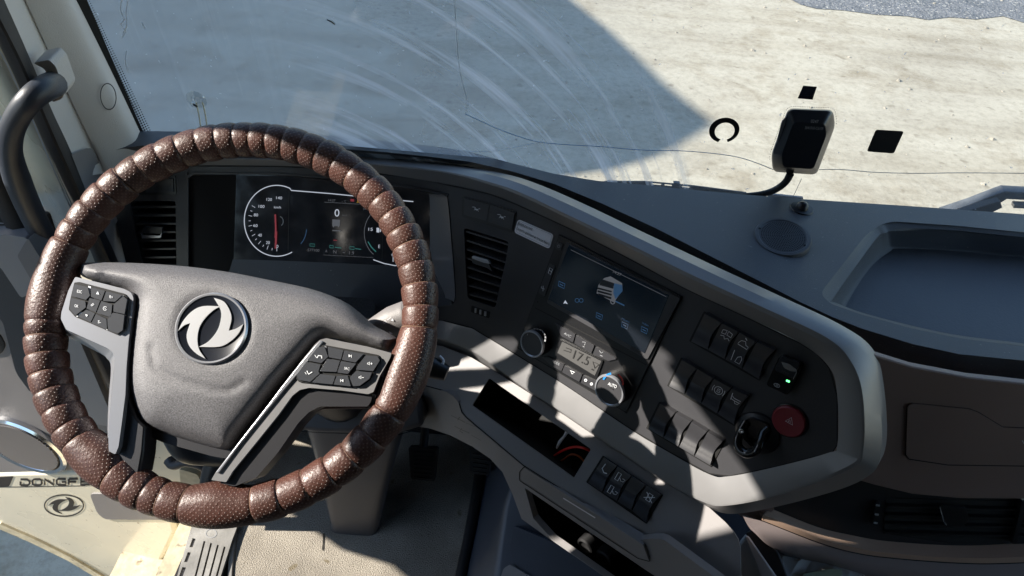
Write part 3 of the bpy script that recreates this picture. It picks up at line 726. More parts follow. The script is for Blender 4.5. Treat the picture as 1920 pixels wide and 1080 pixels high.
# door window frame and glass
WF = [(-560, 640), (-300, 470)]
frame = [hit(x, y, DC, .0) for x, y in [(58, 446), (22, 380), (-30, 270), (-90, 150), (-170, -20), (-260, -220)]]
tube('window_frame', frame, .022, 'seal', door, seg=8, sub=4)
wf2 = hit(-700, 470, DC, -.01)
g4 = [hit(50, 436, DC, -.02), hit(-260, -220, DC, -.02), hit(-900, -220, DC, -.02), hit(-560, 470, DC, -.02)]
def pane_material():
    m = bpy.data.materials.new('side_glass'); m.use_nodes = True; t = m.node_tree
    for n_ in list(t.nodes): t.nodes.remove(n_)
    out = t.nodes.new('ShaderNodeOutputMaterial'); tr = t.nodes.new('ShaderNodeBsdfTransparent'); tr.inputs[0].default_value = (.82, .9, .92, 1)
    gl = t.nodes.new('ShaderNodeBsdfGlossy'); gl.inputs['Roughness'].default_value = .02; fr = t.nodes.new('ShaderNodeLayerWeight'); fr.inputs[0].default_value = .15
    mx = t.nodes.new('ShaderNodeMixShader'); t.links.new(fr.outputs['Fresnel'], mx.inputs[0]); t.links.new(tr.outputs[0], mx.inputs[1]); t.links.new(gl.outputs[0], mx.inputs[2]); t.links.new(mx.outputs[0], out.inputs[0]); return m
link('window_pane', g4, [(0, 1, 2, 3)], pane_material(), door, None)
sheet('sill_rubber', [(-560, 434), (-40, 402), (30, 405), (48, 432), (-40, 436), (-560, 470)], DC, 'seal', door, off=.01, thick=.03, bev=.002)
strokes('sill_chrome', [([(-60, 418), (-20, 417), (24, 420)], 2.2)], DC, 'satin', door, off=.0115)

# grab handle on the pillar
gh = empty('grab_handle', hit(85, 160, WS, .17), 'curved dark blue-black grab handle on the left pillar', 'grab handle')
gp = [((100, 158), .155), ((84, 166), .20), ((60, 184), .225), ((36, 214), .235), ((21, 250), .24), ((20, 290), .24), ((32, 335), .235), ((56, 392), .23), ((84, 448), .22), ((112, 505), .20), ((134, 548), .17), ((150, 570), .13)]
tube('grip', [hit(p[0], p[1], WS, o_) for p, o_ in gp], [.0165, .0158, .0150, .0142, .0140, .0142, .0165, .0165, .0165, .0165, .016, .015], 'grip', gh, seg=14, sub=6)
sheet('mount_cover', [(62, 118), (92, 112), (104, 124), (122, 172), (116, 186), (98, 192), (92, 150), (84, 130)], WS, 'pillar', gh, off=.148, thick=.03, r=5, bev=.003)

# suction hook with a ball chain on the windscreen
sh_ = empty('suction_hook', hit(372, 192, WS), 'clear suction cup hook with ball chain stuck to the windscreen', 'suction hook')
def clear_mat():
    m = bpy.data.materials.new('clear_plastic'); m.use_nodes = True; t = m.node_tree
    for n_ in list(t.nodes): t.nodes.remove(n_)
    out = t.nodes.new('ShaderNodeOutputMaterial'); tr = t.nodes.new('ShaderNodeBsdfTransparent'); tr.inputs[0].default_value = (.9, .93, .93, 1)
    gl = t.nodes.new('ShaderNodeBsdfGlossy'); gl.inputs['Roughness'].default_value = .15; mx = t.nodes.new('ShaderNodeMixShader'); mx.inputs[0].default_value = .22
    t.links.new(tr.outputs[0], mx.inputs[1]); t.links.new(gl.outputs[0], mx.inputs[2]); t.links.new(mx.outputs[0], out.inputs[0]); return m
CL = clear_mat()
c0 = hit(368, 187, WS, .001)
turned('suction_cup', c0, WS.plane[0], [(.0165, 0), (.0155, .002), (.009, .006), (.004, .009), (.004, .015), (.0, .016)], CL, sh_, 24)
tube('hook', [c0 + WS.plane[0] * .012, c0 + WS.plane[0] * .017 + Vector((.004, 0, .002)), c0 + WS.plane[0] * .016 + Vector((.007, 0, -.001))], .0016, 'ink', sh_, seg=8)
balls = []
for px_, (xa, ya, xb, yb) in enumerate([(368, 193, 376, 240), (380, 193, 388, 240)]):
    for i in range(17):
        t_ = i / 16; p = hit(xa + (xb - xa) * t_ + sin(t_ * 3) * 1.2, ya + (yb - ya) * t_, WS, .014)
        rows = disc_rows(p, (0, 0, 1), [(.0004, -.0013), (.0011, -.0008), (.0014, 0), (.0011, .0008), (.0004, .0013)], 7)
        vv_ = [q for r_ in rows for q in r_]; ff = []
        for a in range(4):
            for k in range(7): ff.append((a * 7 + k, a * 7 + (k + 1) % 7, (a + 1) * 7 + (k + 1) % 7, (a + 1) * 7 + k))
        balls.append((vv_, ff))
joined('ball_chain', balls, 'chain', sh_)

# sensor housing on the windscreen
sn = empty('sensor_housing', hit(1505, 265, WS), 'black box housing with faint white lettering stuck to the windscreen', 'sensor')
outl = fillet([(1478, 203), (1562, 206), (1566, 236), (1531, 328), (1449, 322), (1446, 290)], 11)
N_ = len(outl)
b0 = [hit(x, y, WS, .001) for x, y in outl]
cx_, cy_ = 1505, 266
b1 = [hit(x, y, WS, .012) for x, y in outl]
def shr(L, s, dx=0, dy=0): return [(cx_ + (x - cx_) * s + dx, cy_ + (y - cy_) * s + dy) for x, y in L]
b2 = [hit(x, y, WS, .019) for x, y in shr(outl, .95, 0, -1)]
b3 = [hit(x, y, WS, .036) for x, y in shr(outl, .70, 2, 8)]
G_ = [b0, b1, b2, b3]; vv_ = [p for r_ in G_ for p in r_]; ff = []
for i in range(3):
    for k in range(N_): ff.append((i * N_ + k, i * N_ + (k + 1) % N_, (i + 1) * N_ + (k + 1) % N_, (i + 1) * N_ + k))
ff.append(tuple(range(3 * N_, 4 * N_)))
hb = link('housing', vv_, ff, 'housing', sn, 25); bevel(hb, .002)
SH2 = plane(WS.plane[0], b3[0])
texts('lettering', [('0247', [(1521, 224), (1535, 225), (1534, 231), (1520, 230)]), ('3641010-C6109', [(1510, 236.5), (1544, 238.5), (1543, 244), (1509, 242)])], plane(WS.plane[0], WS.plane[1]), 'greyprint', sn, off=.0375)
sheet('label_strip', [(1466, 228), (1474, 218), (1468, 256), (1459, 274), (1457, 262)], WS, 'greyprint', sn, off=.0215, thick=.001, r=2)
dotp = []
for i in range(int(N_)):
    pass
dl = densify([Vector(p) for p in shr(outl, 1.06)], 3.2)
for p in dl:
    if p.y < 300 and not (p.x > 1545 and p.y > 235): dotp.append(([hit(p.x + .9 * cos(k * pi / 2), p.y + .9 * sin(k * pi / 2), WS, .0012) for k in range(4)], [(0, 1, 2, 3)]))
joined('frit_dots', dotp, 'frit', ws, None)
tube('cable', [hit(x, y, WS, o_) for x, y, o_ in [(1482, 326, .014), (1474, 340, .014), (1460, 352, .014), (1440, 361, .016), (1410, 366, .02), (1370, 366, .022), (1330, 362, .02)]], [.0062, .006, .0058, .0055, .005, .0042, .004], 'ink', sn, seg=10)

# wiper and its arm outside the glass
wp = empty('windscreen_wiper', hit(1200, 352, WS, -.03), 'black wiper blade with oval openings lying along the windscreen base', 'wiper')
WO = plane(WS.plane[0], WS.plane[1] - WS.plane[0] * .035)
sheet('blade', [(1140, 340), (1170, 341), (1210, 341), (1300, 349), (1400, 362), (1400, 376), (1300, 366), (1200, 356), (1105, 348)], WO, 'wipe', wp, thick=.003,
      holes=[fillet([(1222, 343.5), (1240, 345), (1240, 349), (1222, 347.5)], 1.5), fillet([(1246, 345.5), (1260, 347), (1260, 351), (1246, 349.5)], 1.5), fillet([(1279, 349), (1293, 350.5), (1293, 354), (1279, 352.5)], 1.5)], bev=.0008)
sheet('clip', [(1263, 343), (1275, 344), (1275, 352), (1263, 351)], WO, 'alu', wp, off=.004, thick=.006)
sheet('washer_tube', [(1440, 364), (1506, 371), (1505, 376), (1440, 372)], WO, 'shelf', wp, off=.0, thick=.004)
wa = empty('wiper_arm', hit(1800, 385, WS, -.05), 'weathered grey angled wiper arm outside the glass at the right', 'wiper arm')
WO2 = plane(WS.plane[0], WS.plane[1] - WS.plane[0] * .06)
sheet('arm', [(1765, 402), (1820, 384), (1872, 364), (1884, 360), (1960, 364), (2100, 376), (2100, 396), (1960, 388), (1925, 376), (1888, 374), (1850, 398), (1838, 410), (1790, 412)], WO2, 'alu', wa, thick=.018, bev=.002)
sheet('arm_foot', [(1800, 401), (1852, 385), (1876, 378), (1880, 390), (1850, 404), (1846, 414), (1800, 414)], WO2, 'wipe', wa, off=.014, thick=.014, bev=.002)
sheet('arm_tip', [(1902, 384), (1960, 386), (1960, 393), (1900, 390)], WO2, 'satin', wa, off=.01, thick=.01)

# light blocker added out of frame, outlined to shade the low dash and footwell
wm = empty('shade_blocker', (-1.25, .6, .5), 'unseen black light blocker added outside the driver door opening', 'light blocker')
mo = [(.80, .30), (.715, .38), (.65, .45), (.62, .52), (.50, .62), (.42, .66), (.40, .93), (.50, .96), (.535, 1.03), (.56, 1.12), (.61, 1.12), (.66, 1.07), (.72, 1.035), (.78, .98), (.80, .9)]
f1 = [Vector((-1.25, y, z + .31 * .625)) for y, z in mo]; f2 = [p + Vector((-.10, 0, 0)) for p in f1]; f3 = [Vector((-1.38, .62 + (p.y - .62) * .8, .86 + (p.z - .86) * .8)) for p in f1]; n = len(mo)
link('blocker_shell', f1 + f2 + f3, [(i + k * n, (i + 1) % n + k * n, (i + 1) % n + n + k * n, i + n + k * n) for k in (0, 1) for i in range(n)] + [tuple(range(2 * n, 3 * n))], 'seal', wm, 30)
link('blocker_face', [Vector((p.x + .002, .62 + (p.y - .62) * .94, .86 + (p.z - .86) * .94)) for p in f1], [tuple(range(n))], 'chrome', wm, None)
tube('bracket', [Vector((-1.32, .74, 1.1)), Vector((-1.30, .84, 1.0)), Vector((-1.28, .86, .8))], .015, 'seal', wm, seg=8)
# ================================================================== DASHBOARD
dash = empty('dashboard', (.1, .85, .55), 'dark wraparound truck dashboard with silver framed switch panel and brown passenger side', 'dashboard')
# --- soft top pad with tray opening
tray_out = [(1538, 550), (1623, 441), (1651, 421), (1675, 415), (1792, 423), (1925, 436), (2260, 462), (2200, 700), (2000, 668), (1925, 650), (1799, 634), (1711, 616), (1616, 590), (1556, 569)]
top_edge = [(215, 262), (240, 250), (270, 246), (400, 248), (560, 252), (660, 258), (750, 268), (860, 281), (960, 306), (1040, 326), (1120, 339), (1200, 346), (1350, 361), (1500, 373), (1700, 386), (1925, 402), (2400, 436)]
lip_edge = [(2400, 740), (2100, 705), (1920, 676), (1799, 664), (1711, 645), (1616, 616), (1560, 594), (1500, 566), (1430, 530), (1330, 479), (1230, 428), (1130, 382), (1040, 345), (960, 321), (880, 303), (800, 293), (721, 285), (640, 279), (500, 272), (380, 268), (300, 270), (240, 276), (206, 284)]
def topfn(x, y, d): return -.012 * max(0, 1 - d / 9) ** 2
sheet('top_pad', top_edge + lip_edge, TOP, 'pad', dash, off=0, thick=.0, holes=[fillet(tray_out, 14)], grid=20, dense=10, smooth=60)
# back edge rolling down to the glass
e0 = curve(top_edge, TOP, -.0)
loft('pad_back', [e0, [p + Vector((0, .012, -.02)) for p in e0], [p + Vector((0, .03, -.08)) for p in e0]], 'pad', dash, n=4, k=3)
# rolled front lip: from pad edge down to the trim strip
lip_b = [(2400, 752), (2100, 720), (1920, 696), (1799, 686), (1711, 668), (1616, 638), (1560, 612), (1500, 586), (1430, 548), (1330, 499), (1230, 450), (1130, 401), (1040, 360), (960, 333), (880, 313), (800, 300), (721, 293), (640, 287), (500, 283), (380, 280), (300, 281), (240, 287), (200, 293)]
lip_c = [(2400, 800), (2100, 757), (1920, 724), (1816, 712), (1711, 692), (1605, 659), (1560, 634), (1500, 605), (1430, 568), (1330, 519), (1230, 470), (1130, 420), (1040, 374), (960, 346), (880, 322), (800, 306), (721, 300), (640, 294), (500, 290), (380, 288), (300, 288), (240, 293), (192, 299)]
r0 = curve(lip_edge, TOP, .0)
def zoff(pts, z): return [hit(x, y, plane((0, 0, 1), (0, 0, z))) for x, y in pts]
r1 = zoff(lip_b, .818); r2 = zoff(lip_c, .785)
r3 = [p + Vector((0, .05, -.02)) for p in r2]
loft('pad_lip', [r0, r1, r2, r3], 'pad', dash, n=5, k=6, smooth=80)
strokes('lip_seam', [([(1500, 571), (1556, 598), (1616, 621), (1711, 648), (1799, 667), (1925, 680)], 1.0)], plane((0, 0, 1), (0, 0, .829)), 'black', dash, off=.0015)
# --- tray
t1 = curve(tray_out, TOP, -.001)
t2 = [hit(x, y, TOP, -.006) for x, y in [(1548, 556), (1632, 446), (1656, 431), (1677, 427), (1790, 432), (1925, 445), (2240, 470), (2180, 692), (2000, 664), (1925, 647), (1799, 631), (1711, 613), (1616, 587), (1562, 566)]]
t3 = [hit(x, y, TOP, -.010) for x, y in [(1560, 563), (1641, 450), (1660, 437), (1680, 433), (1788, 434), (1925, 448), (2225, 474), (2170, 688), (2000, 661), (1925, 645), (1799, 629), (1711, 611), (1616, 586), (1566, 567)]]
TF = plane((0, 0, 1), (0, 0, .79))
t4 = [hit(x, y, TF, .004) for x, y in [(1574, 574), (1623, 501), (1662, 467), (1684, 461), (1799, 466), (1925, 479), (2190, 505), (2150, 690), (2000, 672), (1925, 662), (1799, 640), (1711, 620), (1625, 598), (1592, 585)]]
t5 = [hit(x, y, TF, 0) for x, y in [(1586, 574), (1630, 504), (1668, 472), (1688, 466), (1799, 471), (1925, 484), (2180, 510), (2140, 684), (2000, 668), (1925, 658), (1799, 637), (1711, 617), (1632, 596), (1600, 583)]]
loft('tray_rim', [t1, t2, t3], 'pad', dash, n=5, closed=True, across_linear=True, smooth=30)
loft('tray_wall', [t3, t4, t5], 'pad', dash, n=5, closed=True, across_linear=True, smooth=60)
M['trayf'] = mat('tray_rubber_floor', (.082, .090, .104), .46, bump=(350, .0006), mottle=(5, .1), spec=.5)
tf = cr(t5, 5, True); link('tray_floor', tf, [tuple(range(len(tf)))], 'trayf', dash, None)

# --- top speaker grille and sensor dome
gc = hit(1467, 446, TOP, .004); gn = Vector((-.12, -.12, 1)).normalized()
gr_ = turned('top_speaker', gc - gn * .004, gn, [(.0415, -.004), (.042, .004), (.040, .008), (.036, .0085), (.034, .007)], 'pad', dash, 44)
turned('speaker_mesh', gc - gn * .004, gn, [(.0345, .004), (.0345, .0072), (.02, .0085), (0, .009)], 'pad', gr_, 40)
gu = Vector((1, 0, 0)); gu = (gu - gn * gu.dot(gn)).normalized(); gv = gn.cross(gu); hp = []
for i in range(1, 11):
    rr_ = i * .0031; k_ = int(6 * i)
    for k in range(k_):
        a = 2 * pi * k / k_; p = gc - gn * .004 + gu * rr_ * cos(a) + gv * rr_ * sin(a) + gn * (.0094 - .0019 * (rr_ / .0345) ** 2 + .0001)
        hp.append(([p + gu * .0011 * cos(j * pi / 3) + gv * .0011 * sin(j * pi / 3) for j in range(6)], [tuple(range(6))]))
joined('mesh_holes', hp, 'deep', gr_, None)
for px, py in ((1424, 429), (1509, 461)):
    p = hit(px, py, TOP, .008); v_, f_ = [p + gu * .0022 * cos(j * pi / 4) + gv * .0022 * sin(j * pi / 4) + gn * .0008 for j in range(8)], [tuple(range(8))]
    link('screw_notch', v_, f_, 'deep', gr_, None)
dc = hit(1503, 391, TOP, .0005)
turned('sun_sensor', dc, (0, 0, 1), [(.0185, 0), (.0175, .0015), (.010, .002), (.0088, .006), (.006, .0105), (.003, .012), (0, .0124)], 'housing', dash, 28)

# --- fascia panel
fas = [(188, 311), (250, 311), (375, 310), (520, 311), (640, 316), (721, 326), (780, 332), (840, 346), (918, 363), (970, 383), (1060, 424), (1170, 479), (1282, 539), (1393, 591), (1499, 642), (1532, 662), (1555, 689), (1570, 744), (1570, 834), (1562, 847), (1550, 851), (1452, 876), (1390, 891), (1367, 894), (1329, 889), (1252, 847), (1180, 804), (1120, 765), (1060, 724), (979, 673), (927, 641), (885, 616), (831, 602), (740, 596), (600, 610), (400, 612), (260, 600), (238, 500), (200, 345)]
clu = fillet([(351, 600), (351, 326), (420, 324), (520, 327), (650, 336), (760, 350), (838, 366), (846, 450), (853, 545), (852, 572), (760, 580), (560, 590)], 11)
vr = fillet([(870, 427), (954, 453), (948, 490), (928, 578), (877, 560), (873, 500)], 6)
vl = fillet([(242, 377), (329, 377), (331, 505), (331, 560), (290, 560), (262, 480)], 4)
sheet('fascia_panel', fas, FS, 'fascia', dash, off=0, thick=.004, holes=[clu, vr, vl], grid=26, dense=14, smooth=40)
strokes('panel_gap', [([(188, 312), (250, 312), (375, 311), (520, 312), (640, 317), (721, 327), (780, 333), (840, 347), (918, 364), (970, 384), (1060, 425), (1170, 480), (1282, 540), (1393, 592), (1499, 643), (1532, 663), (1555, 690), (1570, 744), (1570, 834), (1561, 848), (1452, 876), (1367, 893), (1329, 888), (1252, 846), (1180, 803), (1060, 723), (979, 672), (927, 640), (885, 615), (831, 601)], 2.4)], FS, 'deep', dash, off=.0008)

# --- silver frame around the fascia
fr_in = [(186, 311), (250, 311), (375, 310), (520, 311), (640, 316), (721, 326), (840, 346), (918, 363), (970, 383), (1060, 424), (1170, 479), (1282, 539), (1393, 591), (1499, 642), (1555, 689), (1570, 744), (1570, 834), (1550, 850), (1452, 876), (1367, 893), (1329, 889), (1252, 847), (1180, 804), (1060, 723), (979, 673), (927, 641), (885, 616), (831, 602), (760, 598)]
fr_ri = [(184, 299), (250, 299), (375, 298), (520, 300), (640, 305), (721, 311), (840, 325), (918, 346), (974, 366), (1060, 407), (1176, 463), (1298, 524), (1425, 583), (1540, 640), (1589, 685), (1610, 745), (1611, 838), (1590, 874), (1461, 923), (1365, 944), (1322, 938), (1250, 900), (1180, 853), (1049, 765), (986, 724), (932, 686), (885, 655), (826, 634), (760, 628)]
fr_r2 = [(183, 297), (250, 297), (375, 296), (520, 298), (640, 303), (721, 308), (840, 322), (920, 342), (976, 361), (1063, 402), (1180, 458), (1303, 518), (1432, 577), (1550, 633), (1597, 680), (1618, 743), (1619, 841), (1595, 879), (1463, 928), (1364, 948), (1320, 942), (1248, 904), (1178, 857), (1046, 768), (983, 727), (930, 689), (884, 658), (826, 637), (760, 631)]
fr_ou = [(190, 291), (250, 290), (375, 288), (520, 290), (640, 294), (721, 300), (840, 312), (928, 330), (985, 348), (1070, 385), (1188, 442), (1313, 502), (1450, 566), (1566, 622), (1626, 668), (1647, 735), (1652, 850), (1620, 898), (1520, 934), (1393, 962), (1337, 956), (1262, 917), (1180, 868), (1060, 785), (986, 738), (934, 704), (883, 673), (826, 650), (760, 644)]
ofs_in = .001
fi = [hit(x, y, FS, .001) for x, y in fr_in]; fri = [hit(x, y, FS, .011) for x, y in fr_ri]; fr2 = [hit(x, y, FS, .0105) for x, y in fr_r2]
fo = [hit(x, y, FS, -.004 - (.0 if i < 14 else .010)) for i, (x, y) in enumerate(fr_ou)]
fo2 = [p - normal(FS, p) * .03 for p in fo]
loft('silver_frame', [fi, fri, fr2, fo, fo2], 'trim', dash, n=6, across_linear=True, smooth=28)

# --- recess of the instrument cluster
CL_ = plane((.03, -.91, .41), hit(600, 420, plane((.03, -.91, .41), (-.35, .985, .73))))
rin = [(351, 600), (351, 345), (352, 334), (362, 326), (420, 324), (520, 327), (650, 336), (760, 350), (828, 363), (838, 370), (846, 450), (853, 545), (851, 566), (842, 572), (760, 580), (560, 590)]
rou = [(441, 600), (441, 490), (443, 345), (446, 328), (480, 325), (560, 333), (650, 341), (760, 352), (800, 362), (805, 372), (806, 450), (815, 545), (816, 550), (812, 546), (752, 499), (560, 490)]
ra = [hit(x, y, FS, .002) for x, y in rin]; rb = [hit(x, y, FS, -.006) for x, y in [(x + (3 if x < 500 else -1 if x < 800 else -3), y + (2 if y < 400 else -2)) for x, y in rin]]
rc = [hit(x, y, CL_, .0) for x, y in rou]
half = loft('cluster_hood', [ra[:9], rb[:9], rc[:9]], 'black', dash, n=4, across_linear=True, smooth=50)
loft('hood_side_trim', [ra[8:13], rb[8:13], rc[8:13]], 'satin', dash, n=4, across_linear=True, smooth=50)
fl0 = [hit(x, y, CL_, .001) for x, y in [(436, 486), (560, 490), (752, 499), (830, 504)]]
fl1 = [hit(x, y, FS, -.012) for x, y in [(344, 560), (540, 566), (760, 576), (850, 580)]]
fl2 = [p + Vector((0, -.02, -.10)) for p in fl1]
loft('cluster_shelf', [fl0, fl1, fl2], 'pad', dash, n=4, across_linear=True)
sheet('hood_rim', [(349, 600), (349, 330), (362, 323), (520, 325), (650, 334), (760, 348), (840, 364), (840, 367), (760, 351), (650, 337), (520, 328), (364, 327), (353, 334), (353, 600)], FS, 'fascia', dash, off=.002, thick=.003)
# cluster glass
cg = sheet('instrument_screen', [(443, 328), (560, 331), (700, 341), (806, 352), (806, 506), (700, 497), (560, 491), (438, 486)], CL_, 'glassdark', dash, off=.001, thick=.006)
PO = .0018
def marks(name, lines, m, off=.0022): return strokes(name, lines, CL_, m, cg, off)
import itertools
a_sp = arc(519, 414, 61, 66.5, 62, 298, 56)
marks('gauge_ring', [([(775, 378), (700, 371), (620, 363), (546, 357)] + a_sp[1:], 1.7), ([(700, 487), (720, 494), (740, 498), (762, 497), (790, 492)], 1.6)], 'e_white')
ticks = []
for i, a in enumerate(range(150, 272, 10)):
    c_, s_ = cos(radians(a)), -sin(radians(a)); l0, l1 = (48, 53) if i % 2 else (46, 54)
    ticks.append(([(519 + c_ * l0 * 1.02, 414 + s_ * l0 * 1.08), (519 + c_ * l1 * 1.0, 414 + s_ * l1 * 1.06)], .8))
marks('gauge_ticks', ticks + [([(737, 482), (737, 491)], 1.2), ([(744, 488), (744, 491)], 1), ([(749, 488), (749, 491)], 1)], 'e_white')
def tq(x, y, w_, h_, sl=.05): return [(x, y), (x + w_, y + w_ * sl), (x + w_ - .3, y + h_ + w_ * sl), (x - .3, y + h_)]
texts('gauge_numbers', [('120', tq(500, 371, 10, 5.5)), ('140', tq(518, 368, 11, 5.5)), ('100', tq(485, 384, 11, 5.5)), ('80', tq(476, 400, 8, 5.5)), ('60', tq(475, 420, 8, 5.5)), ('40', tq(484, 438, 7, 5.5)), ('20', tq(499, 452, 7, 5.5)),
                        ('0', tq(518, 459, 4, 5.5)), ('0', tq(734.5, 475, 4, 5.5)), ('km/h', tq(514, 386, 13, 4.5)), ('15', tq(691, 427, 8, 5.5)), ('E', tq(709.5, 459, 3, 6)), ('F', tq(713, 396, 3, 4.5))], CL_, 'e_white', cg, .0024)
texts('readout', [('0', tq(627.5, 392, 9, 14, .03))], CL_, 'e_white', cg, .0024)
texts('small_readout', [('14:27', tq(616, 373, 13, 4.5)), ('-- °C', tq(641, 375, 8, 4.5)), ('577100', tq(577, 466, 22, 5)), ('A', tq(610, 468, 4, 5)), ('N', tq(625, 469, 6, 6)), ('-', tq(643, 473, 4, 1)), ('1.9', tq(655, 471, 9, 6)), ('59 V', tq(681, 390, 12, 3.5)), ('km/h', tq(642, 402, 9, 3))], CL_, 'e_dim', cg, .0024)
marks('needle', [([(516, 402), (517, 430), (516, 446)], 3.0), ([(518, 434), (516.5, 466)], 3.6)], 'e_red', .004)
marks('needle_hub', [(arc(524, 415, 7, 9, -60, 80, 10), 1.4)], 'satin', .004)
marks('info_lines', [([(608, 379), (712, 385)], .7), ([(606, 478), (700, 483)], .5), (arc(722, 437, 39, 48, 92, 236, 24), 1.1)], 'e_dim')
marks('fuel_bar', [([(690, 453), (696, 463), (705, 472)], 2.0)], 'e_cyan')
marks('blue_arc', [(arc(551, 425, 24, 38, -58, -8, 10), 1.4)], 'e_blue')
polys('fuel_icon', [[(706, 427), (711, 427.4), (711, 436), (706, 435.5)], [(712, 430), (714, 430), (714, 435), (712, 434.6)]], CL_, 'e_white', cg, .0024)
polys('truck_icon', [[(623, 411), (638, 412), (637, 423), (634, 427), (633, 424), (627, 424), (625, 427), (623, 423)], [(623, 431), (639, 432), (638, 434), (623, 433)]], CL_, 'e_dim', cg, .0024)
polys('warning_icons', [[(670, 373), (673, 373), (673, 378), (675, 380), (668, 380), (670, 378)], [(678, 375), (685, 375.5), (686, 378), (684, 381), (678, 380), (677, 378)], [(691, 376), (697, 376.6), (696, 382), (690, 381)], [(701, 376.4), (706, 377), (706, 383), (701, 382)]], CL_, 'e_amber', cg, .0024)
polys('red_icons', [[(657, 373), (664, 373.5), (664, 378), (657, 377.5)], [(625, 449.5), (632, 450), (632, 451.5), (625, 451)]], CL_, 'e_red', cg, .0024)
for L_ in [[([(618, 460), (625, 460.5), (625, 465), (618, 464.5)], 1.2, True)], [([(656, 462), (664, 462.6), (664, 468), (656, 467)], 1.2, True)], [([(628, 463.5), (640, 465)], 1.4)], [([(666, 466), (677, 467.6)], 1.4)], [([(581, 457), (590, 457.6), (590, 462), (581, 461.4)], 1, True)]]: marks('green_icon', L_, 'e_cyan')
marks('second_needle', [([(727, 428), (738, 443), (748, 458)], 2.4)], 'e_red', .004)
strokes('screen_divider', [([(542, 356), (540, 480)], 1.0), ([(719, 400), (716, 490)], .8)], CL_, 'tile_dark', cg, .0022)

# --- air vents
def blade(L, Rr, h, f_off=.0, depth=.022, lift=.006, th=.0016):
    a = hit(L[0], L[1], h, f_off); b = hit(Rr[0], Rr[1], h, f_off); na = normal(h, (a + b) / 2)
    up = (na.cross(b - a)).normalized();  up = up if up.z > 0 else -up
    bk = -na * depth + up * lift; t_ = up * th
    return box_pts([a + t_, b + t_, b - t_, a - t_, a + t_ + bk, b + t_ + bk, b - t_ + bk, a - t_ + bk])
def vent(name, hole, lefts, rights, tab, h, lbl=None):
    box = [hit(x, y, h, -.0005) for x, y in hole]; bot = [p - normal(h, p) * .045 for p in box]
    n_ = len(box); v = link(name, box + bot, [(i, (i + 1) % n_, (i + 1) % n_ + n_, i + n_) for i in range(n_)] + [tuple(range(n_, 2 * n_))], 'deep', dash, None)
    for a, b in zip(lefts, rights):
        bv, bf = blade(a, b, h, -.004); s_ = link('slat', bv, bf, 'switch', v, None)
    tb = sheet('tab', tab, h, 'satin', v, off=.006, thick=.004, r=2, bev=.0008)
    return v
LL = [(871 + i * .7, 433 + i * 16.9) for i in range(8)]
RR_ = [(953, 459), (951, 476), (947.5, 492), (944, 507), (940, 522), (936.5, 537), (933, 551), (930, 566)]
v1 = vent('air_vent', vr, LL, RR_, [(886, 479.5), (914, 487), (919, 495), (905, 492), (884, 484)], FS)
LL2 = [(244 + i * 4.5, 389 + i * 15.7) for i in range(8)]; RR2 = [(329.5, 388 + i * 15.7) for i in range(8)]
v2 = vent('air_vent', vl, LL2, RR2, [(263, 436), (266, 441), (300, 442), (303, 436), (301, 446), (266, 447)], FS)
sheet('tab_wing', [(272, 424), (304, 426), (303, 438), (266, 438), (264, 434)], FS, 'switch', v2, off=.005, thick=.004)
sheet('tab_wing', [(884, 484), (916, 494), (922, 508), (912, 502), (886, 494)], FS, 'switch', v1, off=.004, thick=.004)
# little thumb wheel under the right vent
tw = sheet('vent_wheel', [(884, 573), (919, 585), (917, 597), (883, 585)], FS, 'deep', dash, off=.0006, thick=.002, r=2)
for i in range(3): sheet('tooth', [(890 + i * 9, 578 + i * 3), (893 + i * 9, 579 + i * 3), (892.5 + i * 9, 587 + i * 3), (889.5 + i * 9, 586 + i * 3)], FS, 'greyprint', tw, off=.003, thick=.003)

# --- switches
def quad_mesh(q, h, m, name, parent, prof=((0, .0095), (.5, .0030), (1, .0125)), inset=1.9, side=.006, crescent=True):
    """rocker switch on quad q (tl, tr, br, bl): profile runs from the top edge to the bottom edge"""
    c = (sum(p[0] for p in q) / 4, sum(p[1] for p in q) / 4)
    def sh(p): 
        d = Vector((c[0] - p[0], c[1] - p[1])); d.normalize(); return (p[0] + d.x * inset, p[1] + d.y * inset)
    q = [sh(p) for p in q]; rows = []
    n_ = 8; 
    for i in range(n_ + 1):
        t_ = i / n_
        for (t0, o0), (t1, o1) in zip(prof, prof[1:]):
            if t0 <= t_ <= t1: u_ = (t_ - t0) / (t1 - t0); u_ = u_ * u_ * (3 - 2 * u_); o_ = o0 + (o1 - o0) * u_; break
        a = (q[0][0] + (q[3][0] - q[0][0]) * t_, q[0][1] + (q[3][1] - q[0][1]) * t_); b = (q[1][0] + (q[2][0] - q[1][0]) * t_, q[1][1] + (q[2][1] - q[1][1]) * t_)
        b = lerp2(b, a, .15 * sin(pi * min(1, max(0, t_ * 1.02))) ** 1.4) if crescent else b
        A = hit(*a, h, o_); B = hit(*b, h, o_); nn = normal(h, A); rows.append([A - nn * (o_ + side), A, B, B - nn * (o_ + side)])
    V = [p for r_ in rows for p in r_]; F_ = []
    for i in range(n_):
        for j in range(3): a = i * 4 + j; F_.append((a, a + 1, a + 5, a + 4))
    F_.append((0, 1, 2, 3)); F_.append(tuple(n_ * 4 + j for j in (3, 2, 1, 0)))
    return link(name, V, F_, m, parent, 25)
def lerp2(a, b, t): return (a[0] + (b[0] - a[0]) * t, a[1] + (b[1] - a[1]) * t)
def in_quad(q, u, v): return lerp2(lerp2(q[0], q[1], u), lerp2(q[3], q[2], u), v)
